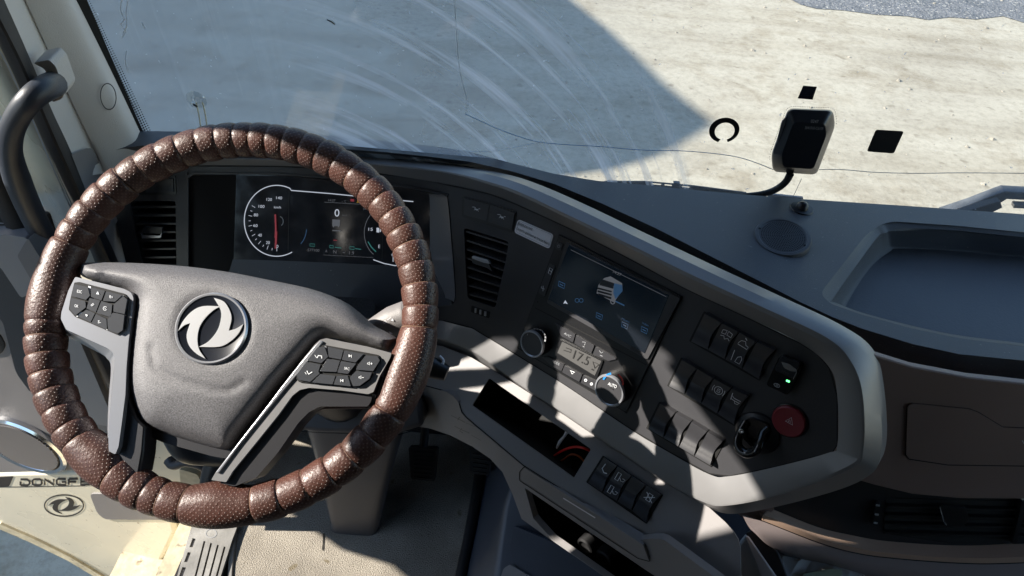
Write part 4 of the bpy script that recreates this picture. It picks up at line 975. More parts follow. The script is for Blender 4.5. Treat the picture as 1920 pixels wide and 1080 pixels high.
def icon(kind, q, v, h, parent, off=.0062, m='white', s=.30, u=.5):
    """small pictogram drawn in the quad frame around (u,v)"""
    def P(x, y): return in_quad(q, u + x * s, v + y * s * .55)
    L = {'tri': [([P(0, -1), P(1, .8), P(-1, .8)], 1.0, True)],
         'truckroll': [([P(-.9, -.6), P(-.2, -.8), P(-.2, 0), P(-.9, .1)], 1.3, True), ([P(.1, -.8), P(.9, -.6), P(.9, .1), P(.1, 0)], 1.3, True), ([P(-.9, .6), P(-.3, .4), P(0, .9), P(.5, .5), P(.9, .8)], 1.1)],
         'slip': [([P(-.9, .3), P(-.6, -.3), P(.1, -.5), P(.4, .1), P(.9, .2), P(.9, .7), P(-.9, .6)], 1.1, True), ([P(-.2, -1.1), P(.2, -.8)], 1.6)],
         'lane': [([P(-.9, -1), P(-.7, 1)], 1.0), ([P(0, .9), P(.1, -.1), P(.6, -.5), P(.9, -.1), P(.9, .9)], 1.1, True)],
         'brake': [([P(.75 * cos(a_), .75 * sin(a_)) for a_ in [k * pi / 6 for k in range(12)]], 1.0, True), ([P(.3, -.3), P(-.2, -.3), P(-.2, .35), P(.3, .35), P(.3, 0), P(0, 0)], 1.0), ([P(-1, -.6), P(-1.1, 0), P(-1, .6)], 1.0), ([P(1, -.6), P(1.1, 0), P(1, .6)], 1.0)],
         'horn': [([P(-1, -.7), P(-.8, .6)], 1.4), ([P(-.9, -.2), P(-.3, .1), P(.9, .1), P(.9, .5), P(-.2, .5), P(-.8, .4)], 1.2, True), ([P(-.1, .5), P(.1, .9), P(.6, .9), P(.8, .5)], 1.0)],
         'pump': [([P(-.9, -.7), P(-.2, -.7), P(-.2, .8), P(-.9, .8)], 1.3, True), ([P(-.1, .1), P(.3, .5), P(.8, .4), P(1, -.1), P(.4, -.1)], 1.1)],
         'moon': [([P(-.6, -.8), P(-.7, .3), P(0, .8), P(.6, .6)], 1.6)],
         'lock': [([P(-.9, -.6), P(.9, .6)], 1.3), ([P(-.9, .6), P(.9, -.6)], 1.3), ([P(-.4, -.7), P(.4, -.7), P(.4, .7), P(-.4, .7)], 1.6, True)],
         'lamp': [([P(-1, -.6), P(-.4, -.9), P(-.1, -.5)], 1.0), ([P(-.4, .1), P(.6, .1), P(.4, .5), P(-.2, .5)], 1.2, True), ([P(-.3, .75), P(-.5, 1.2)], .8), ([P(.1, .8), P(.1, 1.3)], .8), ([P(.4, .75), P(.7, 1.2)], .8), ([P(.6, -.7), P(1, -.7)], 1.0)],
         'gear': [([P(.8 * cos(a_), .8 * sin(a_)) for a_ in [k * pi / 4 for k in range(8)]], 1.4, True), ([P(.3 * cos(a_), .3 * sin(a_)) for a_ in [k * pi / 3 for k in range(6)]], 1.0, True)]}[kind]
    return strokes('symbol', L, h, m, parent, off)
def c6(p): return (1200 + p[0] / 3.376, 560 + p[1] / 3.376)
def row(tops, bots, icons, h=FS, conv=c6, lift=None):
    out = []
    T = [conv(p) for p in tops]; B = [conv(p) for p in bots]
    well = [T[0], T[-1], B[-1], B[0]]
    cxx = sum(p[0] for p in well) / 4; cyy = sum(p[1] for p in well) / 4
    well2 = [(x + (2.2 if x > cxx else -2.2), y + (2 if y > cyy else -2)) for x, y in well]
    rm = sheet('switch_bezel', well2, h, 'deep', dash, off=.0012, thick=.002, r=2, bev=.0004)
    for i in range(len(T) - 1):
        q = [T[i], T[i + 1], B[i + 1], B[i]]
        o = quad_mesh(q, h, 'switch', 'switch', dash)
        for kind, v_ in icons.get(i, []): icon(kind, q, v_, h, o, off=.0105 if v_ < .4 else .0120)
        out.append(o)
    return out
row([(410, 88), (518, 150), (627, 207), (738, 270), (855, 322)], [(318, 275), (427, 328), (535, 388), (643, 448), (750, 515)], {1: [('truckroll', .28)], 2: [('slip', .26), ('lane', .74)]})
row([(265, 380), (362, 440), (468, 500), (578, 562), (688, 612)], [(178, 558), (280, 608), (383, 668), (488, 732), (592, 802)], {2: [('brake', .30)], 3: [('horn', .26)]})
row([(127, 660), (225, 720), (325, 775), (428, 838), (530, 898)], [(45, 828), (145, 885), (242, 942), (340, 1000), (443, 1060)], {})
def c7(p): return (860 + p[0] / 2.7, 680 + p[1] / 2.7)
# pair of lamp switches beside the vent
qa = [(870, 371), (918, 384), (913, 415), (869, 403)]; qb = [(919, 384), (966, 399), (960, 432), (914, 416)]
sheet('switch_bezel', [(866, 367), (969, 396), (962, 437), (866, 406)], FS, 'black', dash, off=.0012, thick=.002, r=4)
for q in (qa, qb):
    o = quad_mesh(q, FS, 'switch', 'switch', dash, prof=((0, .004), (.5, .0032), (1, .003)), inset=.8, crescent=False); icon('lamp', q, .45, FS, o, .0046, s=.16)
# blank switch far left
o = quad_mesh([(270, 336), (326, 334), (327, 361), (272, 362)], FS, 'switch', 'switch', dash, prof=((0, .003), (.5, .0025), (1, .003)), crescent=False)
sheet('switch_bezel', [(262, 330), (329, 330), (330, 365), (262, 365)], FS, 'black', dash, off=.0012, thick=.002, r=3)
# information sticker
st_ = sheet('information_sticker', [(971, 411), (1038, 440), (1030, 467), (964, 436)], FS, 'sticker', dash, off=.0015, thick=.0012, r=6)
texts('sticker_text', [('ВНИМАНИЕ:', [(972, 416), (1000, 429), (999, 433), (970, 422)]), ('Скорость движения не больше 90км/ч.', [(969.5, 425), (1031, 455.5), (1029, 461.5), (968, 431.5)])], FS, 'ink', st_, off=.0022)
strokes('sticker_border', [(fillet([(973, 413.5), (1035, 440.5), (1028.5, 464), (967, 434.5)], 5), .5, True)], FS, 'greyprint', st_, .0019)

# --- hazard button
hc = hit(1480, 789, FS, .0015); hn = normal(FS, hc)
hz = turned('hazard_button', hc, hn, [(.0215, -.002), (.0213, .003), (.0195, .0048), (.012, .0044), (0, .0040)], 'red', dash, 40)
turned('button_ring', hc, hn, [(.0218, -.001), (.0222, .0012), (.0232, .0006), (.0236, -.001)], 'black', dash, 40)
strokes('symbol', [([(1484, 783), (1486, 797), (1472.5, 789.5)], 1.1, True), ([(1481, 787), (1482, 792.5), (1477.5, 790)], .9, True)], FS, 'sticker', hz, .0070)
# --- guarded isolation switch with green lamp
gs = sheet('guarded_switch', [(1461, 667), (1505, 684), (1477, 742), (1436, 722)], FS, 'gloss', dash, off=.010, thick=.010, r=7, bev=.0018)
sheet('switch_guard', [(1465, 667), (1500, 681), (1487, 710), (1452, 694)], FS, 'housing', gs, off=.015, thick=.006, r=4, bev=.0015)
sheet('pull_tab', [(1464.5, 678), (1480, 683), (1494, 693), (1494, 697), (1482, 696), (1470, 690)], FS, 'chrome', gs, off=.018, thick=.003, r=3, bev=.0008)
strokes('guard_edge', [([(1494, 698), (1487, 711)], 1.2)], FS, 'greyprint', gs, .0155)
sheet('indicator_lamp', [(1474.5, 712), (1481, 714.5), (1480, 717.5), (1473.5, 715)], FS, 'led', gs, off=.0108, thick=.001, r=1)
qg = [(1450, 708), (1470, 716), (1464, 738), (1442, 728)]; icon('gear', qg, .5, FS, gs, .0106, 'greyprint', s=.32)
texts('lettering', [('STOP', [(1466, 694), (1480, 700), (1478.5, 703.5), (1464.5, 698)])], FS, 'tile_dark', gs, off=.0156)
# --- folding hook
hk = turned('hook_base', hit(1420, 812, FS, .001), normal(FS, hit(1420, 812, FS)), [(.030, -.002), (.029, .003), (.024, .006), (0, .0065)], 'housing', dash, 36)
tube('hook_loop', [hit(x, y, FS, o_) for x, y, o_ in [(1399, 790, .012), (1390, 806, .018), (1383, 826, .026), (1386, 841, .030), (1400, 850, .032), (1417, 845, .032), (1425, 829, .026), (1430, 812, .016), (1440, 802, .010)]], [.0045, .0052, .0060, .0064, .0066, .0062, .0055, .005, .0045], 'gloss', hk, seg=12, sub=6, flat=.8)
sheet('hook_plate', [(1394, 790), (1408, 783), (1440, 796), (1446, 812), (1434, 834), (1408, 838), (1392, 822)], FS, 'gloss', hk, off=.012, thick=.010, r=6, bev=.002)
turned('hook_screw', hit(1391, 808, FS, .024), normal(FS, hit(1391, 808, FS)), [(.0035, 0), (.0035, .0016), (.0016, .002), (0, .0012)], 'chrome', hk, 14)

# --- head unit with climate panel
def c5(p): return (840 + p[0] * .4352, 330 + p[1] * .4352)
hu = sheet('head_unit', [(1049, 441), (1277, 556), (1268, 574), (1175, 771), (1166, 768), (972, 652), (974, 640)], FS, 'black', dash, off=.0035, thick=.006, r=4, bev=.0012)
strokes('unit_gap', [([(1049, 440), (1279, 556), (1175, 774), (970, 652)], 2.2, True)], FS, 'deep', hu, .001)
sheet('screen_frame', [c5(p) for p in [(508, 285), (1000, 528), (858, 790), (845, 784), (425, 545)]], FS, 'tile_dark', hu, off=.0062, thick=.004, r=3, bev=.0012)
sheet('frame_edge', [c5(p) for p in [(962, 508), (1000, 528), (860, 788), (780, 745), (790, 735), (848, 768)]], FS, 'fascia', hu, off=.0066, thick=.002, r=2)
scr = sheet('screen', [c5(p) for p in [(520, 296), (952, 515), (848, 765), (432, 532)]], FS, 'e_panel', hu, off=.0072, thick=.003, bev=.0004)
def q5(a, b, c, d): return [c5(a), c5(b), c5(c), c5(d)]
strokes('status_line', [([c5((530, 318)), c5((940, 520))], .7)], FS, 'e_dim', hu, .0078)
texts('clock', [('14:27', q5((714, 405), (748, 420), (744, 432), (710, 417)))], FS, 'e_dim', hu, .0079)
# truck picture: cab, windows, chassis
polys('truck_body', [[c5(p) for p in [(672, 440), (700, 432), (750, 462), (752, 490), (715, 545), (640, 505), (648, 470)]]], FS, 'e_dim', hu, .0078)
polys('truck_grille', [[c5(p) for p in [(655, 458), (668, 446), (716, 462), (712, 486), (652, 470)]], [c5(p) for p in [(645, 480), (706, 495), (704, 502), (644, 487)]], [c5(p) for p in [(645, 492), (706, 508), (704, 516), (644, 500)]], [c5(p) for p in [(647, 505), (704, 522), (703, 532), (650, 514)]]], FS, 'glassdark', hu, .0084)
polys('truck_side', [[c5(p) for p in [(716, 462), (750, 470), (752, 496), (722, 530), (712, 505)]]], FS, 'e_blue', hu, .0084)
strokes('chassis', [([c5((712, 535)), c5((760, 558))], 2.4)], FS, 'e_blue', hu, .0078)
strokes('truck_wheel', [(arc(*c5((710, 540)), 4, 5, 0, 350, 14), 2.0, True)], FS, 'e_dim', hu, .0085)
ib = []
for (x, y) in [(490, 465), (652, 600), (762, 640), (846, 660)]:
    ib += [([c5((x - 12, y - 12)), c5((x + 14, y)), c5((x + 10, y + 20)), c5((x - 14, y + 8))], 1.5, True), ([c5((x - 8, y)), c5((x + 6, y + 8))], 1.8)]
ib += [(arc(*c5((556, 536)), 3.6, 3.6, 0, 340, 12), 1.2, True), (arc(*c5((574, 536)), 3.6, 3.6, 0, 340, 12), 1.2, True)]
strokes('screen_icons', ib, FS, 'e_blue', hu, .0079)
polys('home_mark', [[c5(p) for p in [(505, 535), (516, 552), (505, 548), (497, 550)]]], FS, 'e_white', hu, .0079)
texts('icon_captions', [('Music', q5((750, 610), (784, 626), (782, 634), (748, 618))), ('Video', q5((838, 628), (866, 641), (864, 649), (836, 636)))], FS, 'e_blue', hu, .0079)
# left button column
pb = sheet('power_button', [(1044, 453), (1055.5, 458), (1051, 470), (1040, 465)], FS, 'switch', hu, off=.0058, thick=.003, r=2.5, bev=.0005)
strokes('symbol', [(arc(1047.5, 461.5, 2.4, 2.7, 120, 420, 12), .8), ([(1047.7, 458), (1047.5, 461.5)], .8)], FS, 'greyprint', pb, .0063)
cs = sheet('card_slot', [(1030, 494), (1041, 499), (1021, 556), (1009, 549)], FS, 'switch', hu, off=.0052, thick=.003, r=2, bev=.0006)
strokes('symbol', [([(1031, 502), (1036, 505), (1032, 515), (1028, 512)], 1.0, True), ([(1029, 506), (1035, 510)], .8), ([(1018.5, 536), (1018, 546)], .9), ([(1015, 540), (1021, 542)], .8), ([(1015.5, 537), (1015, 540.5)], .8)], FS, 'white', cs, .0060)
for p in ((1050, 446), (1008, 566)): turned('screw_hole', hit(p[0], p[1], FS, .0036), normal(FS, hit(p[0], p[1], FS)), [(.0012, 0), (0, .0001)], 'deep', hu, 10)
strokes('unit_seam', [([(1003, 577), (1212, 684)], 1.4)], FS, 'deep', hu, .0040)
# climate buttons
def bt(pts, sym=None):
    o = sheet('button', [c5(p) for p in pts], FS, 'switch', hu, off=.0060, thick=.003, r=1.5, bev=.0005); return o
bts = [bt(p) for p in ([(462, 633), (548, 683), (538, 717), (487, 689)], [(552, 686), (630, 731), (617, 764), (544, 721)], [(636, 736), (725, 785), (722, 790), (690, 797), (624, 768)],
                       [(405, 780), (430, 778), (500, 813), (488, 841), (440, 814)], [(502, 816), (578, 856), (565, 887), (491, 845)], [(582, 859), (640, 886), (650, 902), (660, 938), (572, 891)])]
texts('lettering', [('A/C', q5((502, 672), (532, 688), (528, 697), (498, 681)))], FS, 'greyprint', bts[0], .0066)
texts('lettering', [('MODE', q5((452, 792), (482, 807), (478, 817), (448, 801)))], FS, 'greyprint', bts[3], .0066)
strokes('symbol', [([c5((578, 715)), c5((592, 716)), c5((588, 730))], 1.0), ([c5((580, 733)), c5((588, 737))], .9)], FS, 'greyprint', bts[1], .0066)
strokes('symbol', [([c5((652, 752)), c5((660, 763)), c5((668, 758))], 1.0), ([c5((655, 772)), c5((666, 777))], 1.2)], FS, 'greyprint', bts[2], .0066)
strokes('symbol', [([c5((527, 838)), c5((545, 846)), c5((535, 853))], 1.6, True)], FS, 'white', bts[4], .0066)
strokes('symbol', [(arc(*c5((593, 880)), 2.1, 2.1, 0, 330, 8), 1.4, True), (arc(*c5((618, 896)), 2.1, 2.1, 0, 330, 8), 1.4, True)], FS, 'white', bts[5], .0066)
lb = sheet('display_bezel', [c5(p) for p in [(482, 703), (668, 796), (640, 875), (458, 770)]], FS, 'black', hu, off=.0062, thick=.004, r=2, bev=.0006)
sheet('temperature_display', [c5(p) for p in [(492, 714), (660, 798), (632, 860), (471, 762)]], FS, 'lcd', hu, off=.0066, thick=.001)
texts('readout', [('17.5', q5((548, 750), (614, 782), (600, 818), (536, 786)))], FS, 'ink', hu, .0074)
strokes('display_symbols', [([c5((508, 740)), c5((530, 748)), c5((528, 760)), c5((498, 750))], 1.6), ([c5((624, 800)), c5((650, 812)), c5((632, 828))], 2.0, True), ([c5((618, 832)), c5((628, 836))], 2.6)], FS, 'ink', hu, .0073)
def knob(px, py, face, R_):
    c = hit(px, py, FS, .004); n_ = normal(FS, c)
    k = turned('knob', c, n_, [(R_ * 1.02, -.002), (R_ * 1.0, .016), (R_ * .90, .0185)], 'black', hu, 48)
    rg = turned('knob_ring', c, n_, [(R_ * .995, .0125), (R_ * 1.0, .0170), (R_ * .95, .0198), (R_ * .87, .0200), (R_ * .83, .0188)], 'satin', hu, 48)
    turned('knob_face', c, n_, [(R_ * .84, .0180), (R_ * .82, .0186), (0, .0178)], face, hu, 40); return c, n_
kc, kn = knob(1010, 639, 'switch', .0235)
sc_off = .0247
strokes('fan_scale', [(arc(1005, 634, 17.5, 17.5, a, a + 13, 3), .9 + i * .22) for i, a in enumerate(range(150, -35, -19))], FS, 'greyprint', hu, sc_off)
texts('lettering', [('OFF', [(1001, 632), (1010, 636), (1009, 639), (1000, 635)])], FS, 'tile_dark', hu, sc_off)
kc, kn = knob(1154, 725, 'fascia', .0258)
strokes('temperature_scale', [(arc(1149, 719, 19, 19, 158, 100, 10), 3.4)], FS, 'tempblue', hu, sc_off)
strokes('temperature_scale', [(arc(1149, 719, 19, 19, 62, -10, 10), 3.4)], FS, 'tempred', hu, sc_off)
texts('lettering', [('AUTO', [(1141, 716), (1157, 722.5), (1155, 728.5), (1139.5, 722)])], FS, 'white', hu, sc_off)
strokes('symbol', [([(1143, 727), (1149, 730)], 1.8)], FS, 'ink', hu, sc_off)

# --- lower shelf with open pocket
shelf = [(700, 640), (780, 646), (826, 648), (883, 670), (934, 700), (986, 733), (1060, 780), (1180, 862), (1265, 915), (1330, 952), (1360, 979), (1375, 996), (1384, 1011), (1388, 1026), (1390, 1130), (1420, 1180), (1418, 1150), (1340, 1080), (1246, 1011), (1236, 1008), (1222, 1008), (1200, 1010), (1180, 997), (982, 873), (875, 783), (866, 772), (860, 752), (850, 741), (838, 734), (797, 723), (700, 705)]
shelf = [p for p in shelf if p != (1420, 1180) and p != (1418, 1150)]
pocket = [(917, 709), (1108, 842), (1076, 896), (885, 760)]
sheet('shelf', shelf, LS, 'shelf', dash, off=0, thick=.004, holes=[fillet(pocket, 3)], grid=30, dense=12)
pb0 = [hit(x, y, LS, -.001) for x, y in fillet(pocket, 3)]; pb1 = [p - LN * .10 for p in pb0]; n_ = len(pb0)
link('pocket', pb0 + pb1, [(i, (i + 1) % n_, (i + 1) % n_ + n_, i + n_) for i in range(n_)] + [tuple(range(n_, 2 * n_))], 'deep', dash, None)
# rolled edge between shelf and lower front
fold = [(700, 705), (797, 723), (838, 734), (850, 741), (860, 752), (866, 772), (875, 783), (982, 873), (1180, 997), (1200, 1010), (1222, 1008), (1236, 1008), (1246, 1011), (1340, 1080), (1400, 1128)]
strokes('shelf_gap', [(fold, 2.0)], LS, 'deep', dash, .0006)
low = [(700, 707), (797, 724), (838, 735), (849, 742), (859, 754), (865, 774), (875, 785), (982, 875), (1179, 999), (1200, 1012), (1222, 1010), (1236, 1010), (1246, 1013), (1340, 1082), (1440, 1160), (1200, 1160), (1134, 1082), (1020, 1003), (978, 973), (961, 927), (942, 885), (919, 860), (885, 837), (844, 816), (805, 803), (758, 796), (700, 794)]
slot = [(984, 915), (1245, 1090), (1160, 1100), (1036, 1012), (1000, 972)]
sheet('lower_front', low, LF, 'lower', dash, off=.0, thick=.012, holes=[slot], grid=34, dense=14, bev=.002)
sb = [hit(x, y, LF, -.001) for x, y in slot]; sb1 = [hit(x, y, LF, -.03) for x, y in [(996, 922), (1245, 1092), (1165, 1100), (1044, 1005), (1010, 965)]]
loft('slot_frame', [sb + sb[:1], sb1 + sb1[:1]], 'lower', dash, n=1, across_linear=True, smooth=None)
sb2 = [p - normal(LF, p) * .08 for p in sb1]
link('slot_interior', sb1 + sb2, [(i, (i + 1) % 5, (i + 1) % 5 + 5, i + 5) for i in range(5)] + [tuple(range(5, 10))], 'deep', dash, None)
for a, b in (((1100, 1020), 11), ((1135, 1042), 8)):
    turned('socket', hit(a[0], a[1], LF, -.045), normal(LF, LP), [(.016, -.01), (.016, .006), (.012, .008), (.010, .004), (0, .003)], 'rubber', dash, 24)
fd = sheet('flap', [(984, 877), (1206, 1022), (1216, 1050), (1196, 1044), (976, 899), (976, 886)], LF, 'lower', dash, off=.0055, thick=.005, r=3, bev=.001)
strokes('flap_gap', [(fillet([(983, 875), (1207, 1021), (1219, 1053), (1196, 1047), (974, 901), (974, 885)], 3), 1.6, True)], LF, 'deep', dash, .0009)
strokes('flap_groove', [([(1056, 934), (1116, 971)], 2.2)], LF, 'sticker', fd, .0062)
strokes('column_vents', [([(786 , 757 + i * 2.6), (804, 760 + i * 2.6)], 1.1) for i in range(5)], LF, 'black', dash, .0010)
strokes('scuff_marks', [([(846, 779), (860, 786), (872, 792)], 1.0), ([(862, 782), (858, 788)], 1.4), ([(852, 799), (866, 806), (880, 812)], .9), ([(874, 793), (890, 800)], .6), ([(866, 803), (862, 808), (868, 812)], 1.2), ([(884, 816), (902, 826)], .6)], LF, 'tile_dark', dash, .0012)
# switches on the shelf
TT = [(735, 475), (806, 520), (878, 570), (950, 615), (1028, 665)]; BB = [(650, 610), (725, 660), (800, 705), (873, 752), (945, 812)]
row(TT, BB, {0: [('moon', .30)], 1: [('pump', .28), ('pump', .75)], 3: [('lock', .30)]}, h=LS, conv=c7)

# --- passenger side
brown = [(1560, 640), (1605, 655), (1711, 688), (1816, 708), (1925, 720), (2300, 770), (2300, 950), (2100, 948), (1925, 936), (1800, 935), (1711, 927), (1640, 910), (1600, 898), (1540, 880)]
sheet('brown_panel', brown, PF, 'brown', dash, off=0, thick=.01, grid=40, bev=.002)
e_l = [(2300, 955), (2100, 952), (1925, 939), (1800, 938), (1711, 930), (1640, 913), (1600, 900)]
gl = [(1702, 762), (1710, 757), (1818, 768), (1834, 774), (1880, 802), (1925, 804), (2240, 806), (2240, 890), (1925, 873), (1778, 871), (1706, 860), (1699, 852)]
sheet('glovebox_lid', gl, PF, 'brown', dash, off=.0022, thick=.004, r=3, bev=.0008)
strokes('lid_gap', [([(gx + (-1 if gx < 1720 else 0), gy + (-1 if gy < 830 else 1)) for gx, gy in gl], 2.0, True)], PF, 'deep', dash, .0008)
strokes('lid_mark', [([(1917, 826), (1920, 832), (1924, 826)], 1.6)], PF, 'white', dash, .003)
# vent band, set back under the brown panel
VB = plane((0, -.93, .36), hit(1800, 980, plane((0, -.93, .36), (.6, .575, .66))))
band = [(1380, 955), (1520, 915), (1600, 892), (1640, 905), (1711, 922), (1800, 930), (1925, 930), (2300, 945), (2300, 1040), (1925, 1030), (1800, 1033), (1667, 1026), (1533, 1000), (1440, 966)]
sheet('vent_band', band, VB, 'spoke', dash, off=0, thick=.01, grid=50)
vb = [(1662, 934), (1925, 940), (2100, 945), (2100, 1018), (1925, 1020), (1780, 1019), (1656, 1000)]
bx = sheet('passenger_vent', vb, VB, 'deep', dash, off=.001, thick=.001)
for i in range(4):
    bv, bf = blade((1664 - i * 1.5, 950 + i * 16.5), (2090, 962 + i * 16), VB, .006, .02, .005); link('slat', bv, bf, 'black', bx, None)
sheet('vent_divider', [(1917, 938), (1925, 938), (1908, 1020), (1898, 1020)], VB, 'black', bx, off=.010, thick=.01)
sheet('tab', [(1762, 948), (1812, 952), (1818, 975), (1806, 988), (1776, 986)], VB, 'black', bx, off=.012, thick=.004, r=4, bev=.001)
strokes('tab_edge', [([(1762, 950), (1770, 978), (1775, 985)], 1.4)], VB, 'greyprint', bx, .0128)
vt = sheet('vent_wheel', [(1642, 942), (1652, 944), (1646, 988), (1636, 985)], VB, 'black', dash, off=.007, thick=.008, r=2, bev=.0008)
for y in (946, 963, 979): sheet('tooth', [(1643 - (y - 946) * .12, y), (1650 - (y - 946) * .12, y + 1), (1649.5 - (y - 946) * .12, y + 4), (1642.5 - (y - 946) * .12, y + 3)], VB, 'greyprint', vt, off=.0085, thick=.001)
# bronze strip, then the panel below
c_a = [(1437, 961), (1447, 959), (1533, 993), (1600, 1009), (1667, 1020), (1800, 1028), (1925, 1023), (2300, 1000)]
c_m = [(1431, 970), (1440, 968), (1533, 1008), (1600, 1026), (1667, 1037), (1800, 1046), (1925, 1044), (2300, 1024)]
c_b = [(1430, 976), (1438, 979), (1533, 1016), (1600, 1035), (1667, 1045), (1800, 1055), (1925, 1054), (2300, 1034)]
A_ = [hit(x, y, VB, .004) for x, y in c_a]; Bm = [hit(x, y, VB, .022) for x, y in c_m]; Bb = [hit(x, y, VB, .020) for x, y in c_b]
loft('bronze_strip', [[p + Vector((0, .02, 0)) for p in A_], A_, Bm, Bb, [p + Vector((0, .02, -.004)) for p in Bb]], 'copper', dash, n=5, across_linear=True, smooth=35)
t_a = [hit(x, y, VB, .015) for x, y in [(1392, 965), (1436, 980), (1533, 1018), (1600, 1037), (1667, 1047), (1800, 1057), (1925, 1056), (2300, 1036)]]
t_b = [hit(x, y, VB, .010) for x, y in [(1402, 985), (1450, 1028), (1533, 1045), (1600, 1064), (1667, 1080), (1800, 1100), (1925, 1110), (2300, 1110)]]
t_c = [hit(x, y, VB, -.06) for x, y in [(1420, 1010), (1480, 1046), (1560, 1066), (1640, 1090), (1700, 1110), (1800, 1140), (1925, 1150), (2300, 1150)]]
loft('under_panel', [t_a, t_b, t_c], 'taupe', dash, n=5, k=3)
br2 = [hit(x, y, VB, .008) for x, y in [(1352, 955), (1400, 950), (1450, 945)]]
sheet('bronze_corner', [(1378, 958), (1446, 940), (1452, 955), (1440, 964), (1430, 980), (1400, 978)], VB, 'brown', dash, off=.006, thick=.01)

# white bin, black post and paper in the lower right
bn = empty('storage_bin', hit(1420, 1060, FLOOR) + Vector((0, 0, .30)), 'light grey plastic bin edge standing beneath the dashboard corner', 'bin')
BN = plane((-.35, -.5, .8), (.40, .46, .50))
sheet('bin_side', [(1386, 1018), (1398, 1002), (1470, 1110), (1470, 1140), (1380, 1140)], BN, 'lightbox', bn, off=-.01, thick=.06, bev=.004)
sheet('bin_rim', [(1396, 1004), (1404, 1006), (1462, 1090), (1480, 1140), (1452, 1140)], BN, 'lightbox', bn, off=.002, thick=.02, bev=.002)
sheet('post', [(1398, 1000), (1430, 985), (1462, 1040), (1478, 1082), (1500, 1140), (1468, 1140)], BN, 'spoke', dash, off=-.014, thick=.05, bev=.002)
PP = plane((0, -.3, .95), (.45, .46, .45))
pp = empty('paper_sheet', hit(1550, 1065, PP), 'crumpled white paper with pale green print below the passenger dash', 'paper')
def crump(x, y, d): return .004 * sin(x * .06) * cos(y * .09) + .002 * sin(x * .17 + y * .1)
sheet('page', [(1455, 1036), (1510, 1044), (1560, 1056), (1610, 1072), (1680, 1110), (1660, 1150), (1480, 1150)], PP, 'paper', pp, off=0, thick=.001, grid=12, fn=crump)
M['pgreen'] = mat('pale_green_print', (.42, .50, .36), .6)
sheet('print_band', [(1506, 1076), (1560, 1066), (1578, 1068), (1580, 1078), (1510, 1100)], PP, 'pgreen', pp, off=.0065, thick=.001)
# ================================================================== WIRES IN THE POCKET
wr = tag(tube('red_wire', [hit(x, y, LS, o_) for x, y, o_ in [(1030, 862, -.06), (1046, 850, -.035), (1062, 842, -.02), (1078, 838, -.012), (1094, 840, -.008), (1108, 846, -.012)]], .0022, 'redwire', None, seg=8), 'bright red wire bent across the right end of the open pocket', 'wire')
ww = tag(tube('connector_wire', [hit(x, y, LS, o_) for x, y, o_ in [(1064, 808, -.006), (1058, 818, -.010), (1050, 828, -.02), (1044, 840, -.03)]], [.0035, .0022, .003, .0018], 'sticker', None, seg=8), 'short whitish connector lead poking out of the open pocket', 'wire')

M['orangewire'] = mat('orange_wire', (.60, .12, .03), .4)
tag(tube('orange_wire', [hit(x, y, LS, o_) for x, y, o_ in [(1040, 872, -.05), (1056, 862, -.04), (1072, 852, -.034), (1086, 856, -.035), (1096, 866, -.04)]], .0018, 'orangewire', None, seg=8), 'thin orange wire lying under the red one in the open pocket', 'wire')
tag(tube('black_cable', [hit(x, y, LS, o_) for x, y, o_ in [(1010, 866, -.06), (1030, 872, -.05), (1048, 880, -.045), (1066, 880, -.045), (1074, 872, -.05)]], .003, 'housing', None, seg=8), 'black cable loop at the lower right corner inside the open pocket', 'cable')

# ================================================================== STEERING COLUMN
colm = empty('steering_column', hit(650, 1040, FLOOR), 'grey steering column pedestal rising from the floor behind the wheel', 'steering column')
def cz(px, py, y): return hit(px, py, plane((0, -1, 0), (0, y, 0)))
# pedestal: front face traced between floor and shroud, with depth
def ring_at(L_, R_, depth, push=0):
    a = L_; b = R_; mid = (a + b) / 2; w_ = (b - a) / 2; d = Vector((0, depth, 0)); 
    out = []
    for k in range(24):
        t_ = 2 * pi * k / 24; cx, sy = cos(t_), sin(t_)
        ex = abs(cx) ** .35 * (1 if cx > 0 else -1); ey = abs(sy) ** .35 * (1 if sy > 0 else -1)
        out.append(mid + w_ * ex + d * (.5 + .5 * ey))
    return out
Y0 = .735
lv = [((606, 1040), (704, 1052), .735, .13), ((610, 1012), (706, 1024), .737, .125), ((616, 992), (708, 1004), .742, .12), ((600, 930), (722, 940), .747, .12), ((584, 870), (738, 880), .752, .12), ((566, 808), (756, 820), .757, .12), ((556, 760), (764, 770), .76, .12)]
rows = [ring_at(cz(*a, y), cz(*b, y), d) for a, b, y, d in lv]
V = [p for r_ in rows for p in r_]; F_ = [(i * 24 + k, i * 24 + (k + 1) % 24, (i + 1) * 24 + (k + 1) % 24, (i + 1) * 24 + k) for i in range(len(rows) - 1) for k in range(24)]
link('pedestal', V, F_, 'column', colm, 50)
foot = [ring_at(cz(600, 1034, .722), cz(712, 1046, .722), .16), ring_at(cz(600, 1024, .722), cz(712, 1036, .722), .16), ring_at(cz(608, 1010, .732), cz(708, 1022, .732), .14)]
foot[0] = [Vector((p.x, p.y, .0)) for p in foot[1]]
V = [p for r_ in foot for p in r_]; F_ = [(i * 24 + k, i * 24 + (k + 1) % 24, (i + 1) * 24 + (k + 1) % 24, (i + 1) * 24 + k) for i in range(2) for k in range(24)] + [tuple(range(48, 72))]
link('pedestal_foot', V, F_, 'column', colm, 40)
sheet('lower_shroud', [(470, 752), (560, 758), (700, 754), (790, 750), (795, 800), (742, 815), (600, 812), (545, 806), (440, 790)], plane((0, -.8, .6), cz(640, 790, .745)), 'column', colm, off=.006, thick=.06, bev=.01)
strokes('shroud_seam', [([(520, 806), (600, 811), (742, 816), (790, 804)], 1.4)], plane((0, -.8, .6), cz(640, 790, .745)), 'deep', colm, .0075)
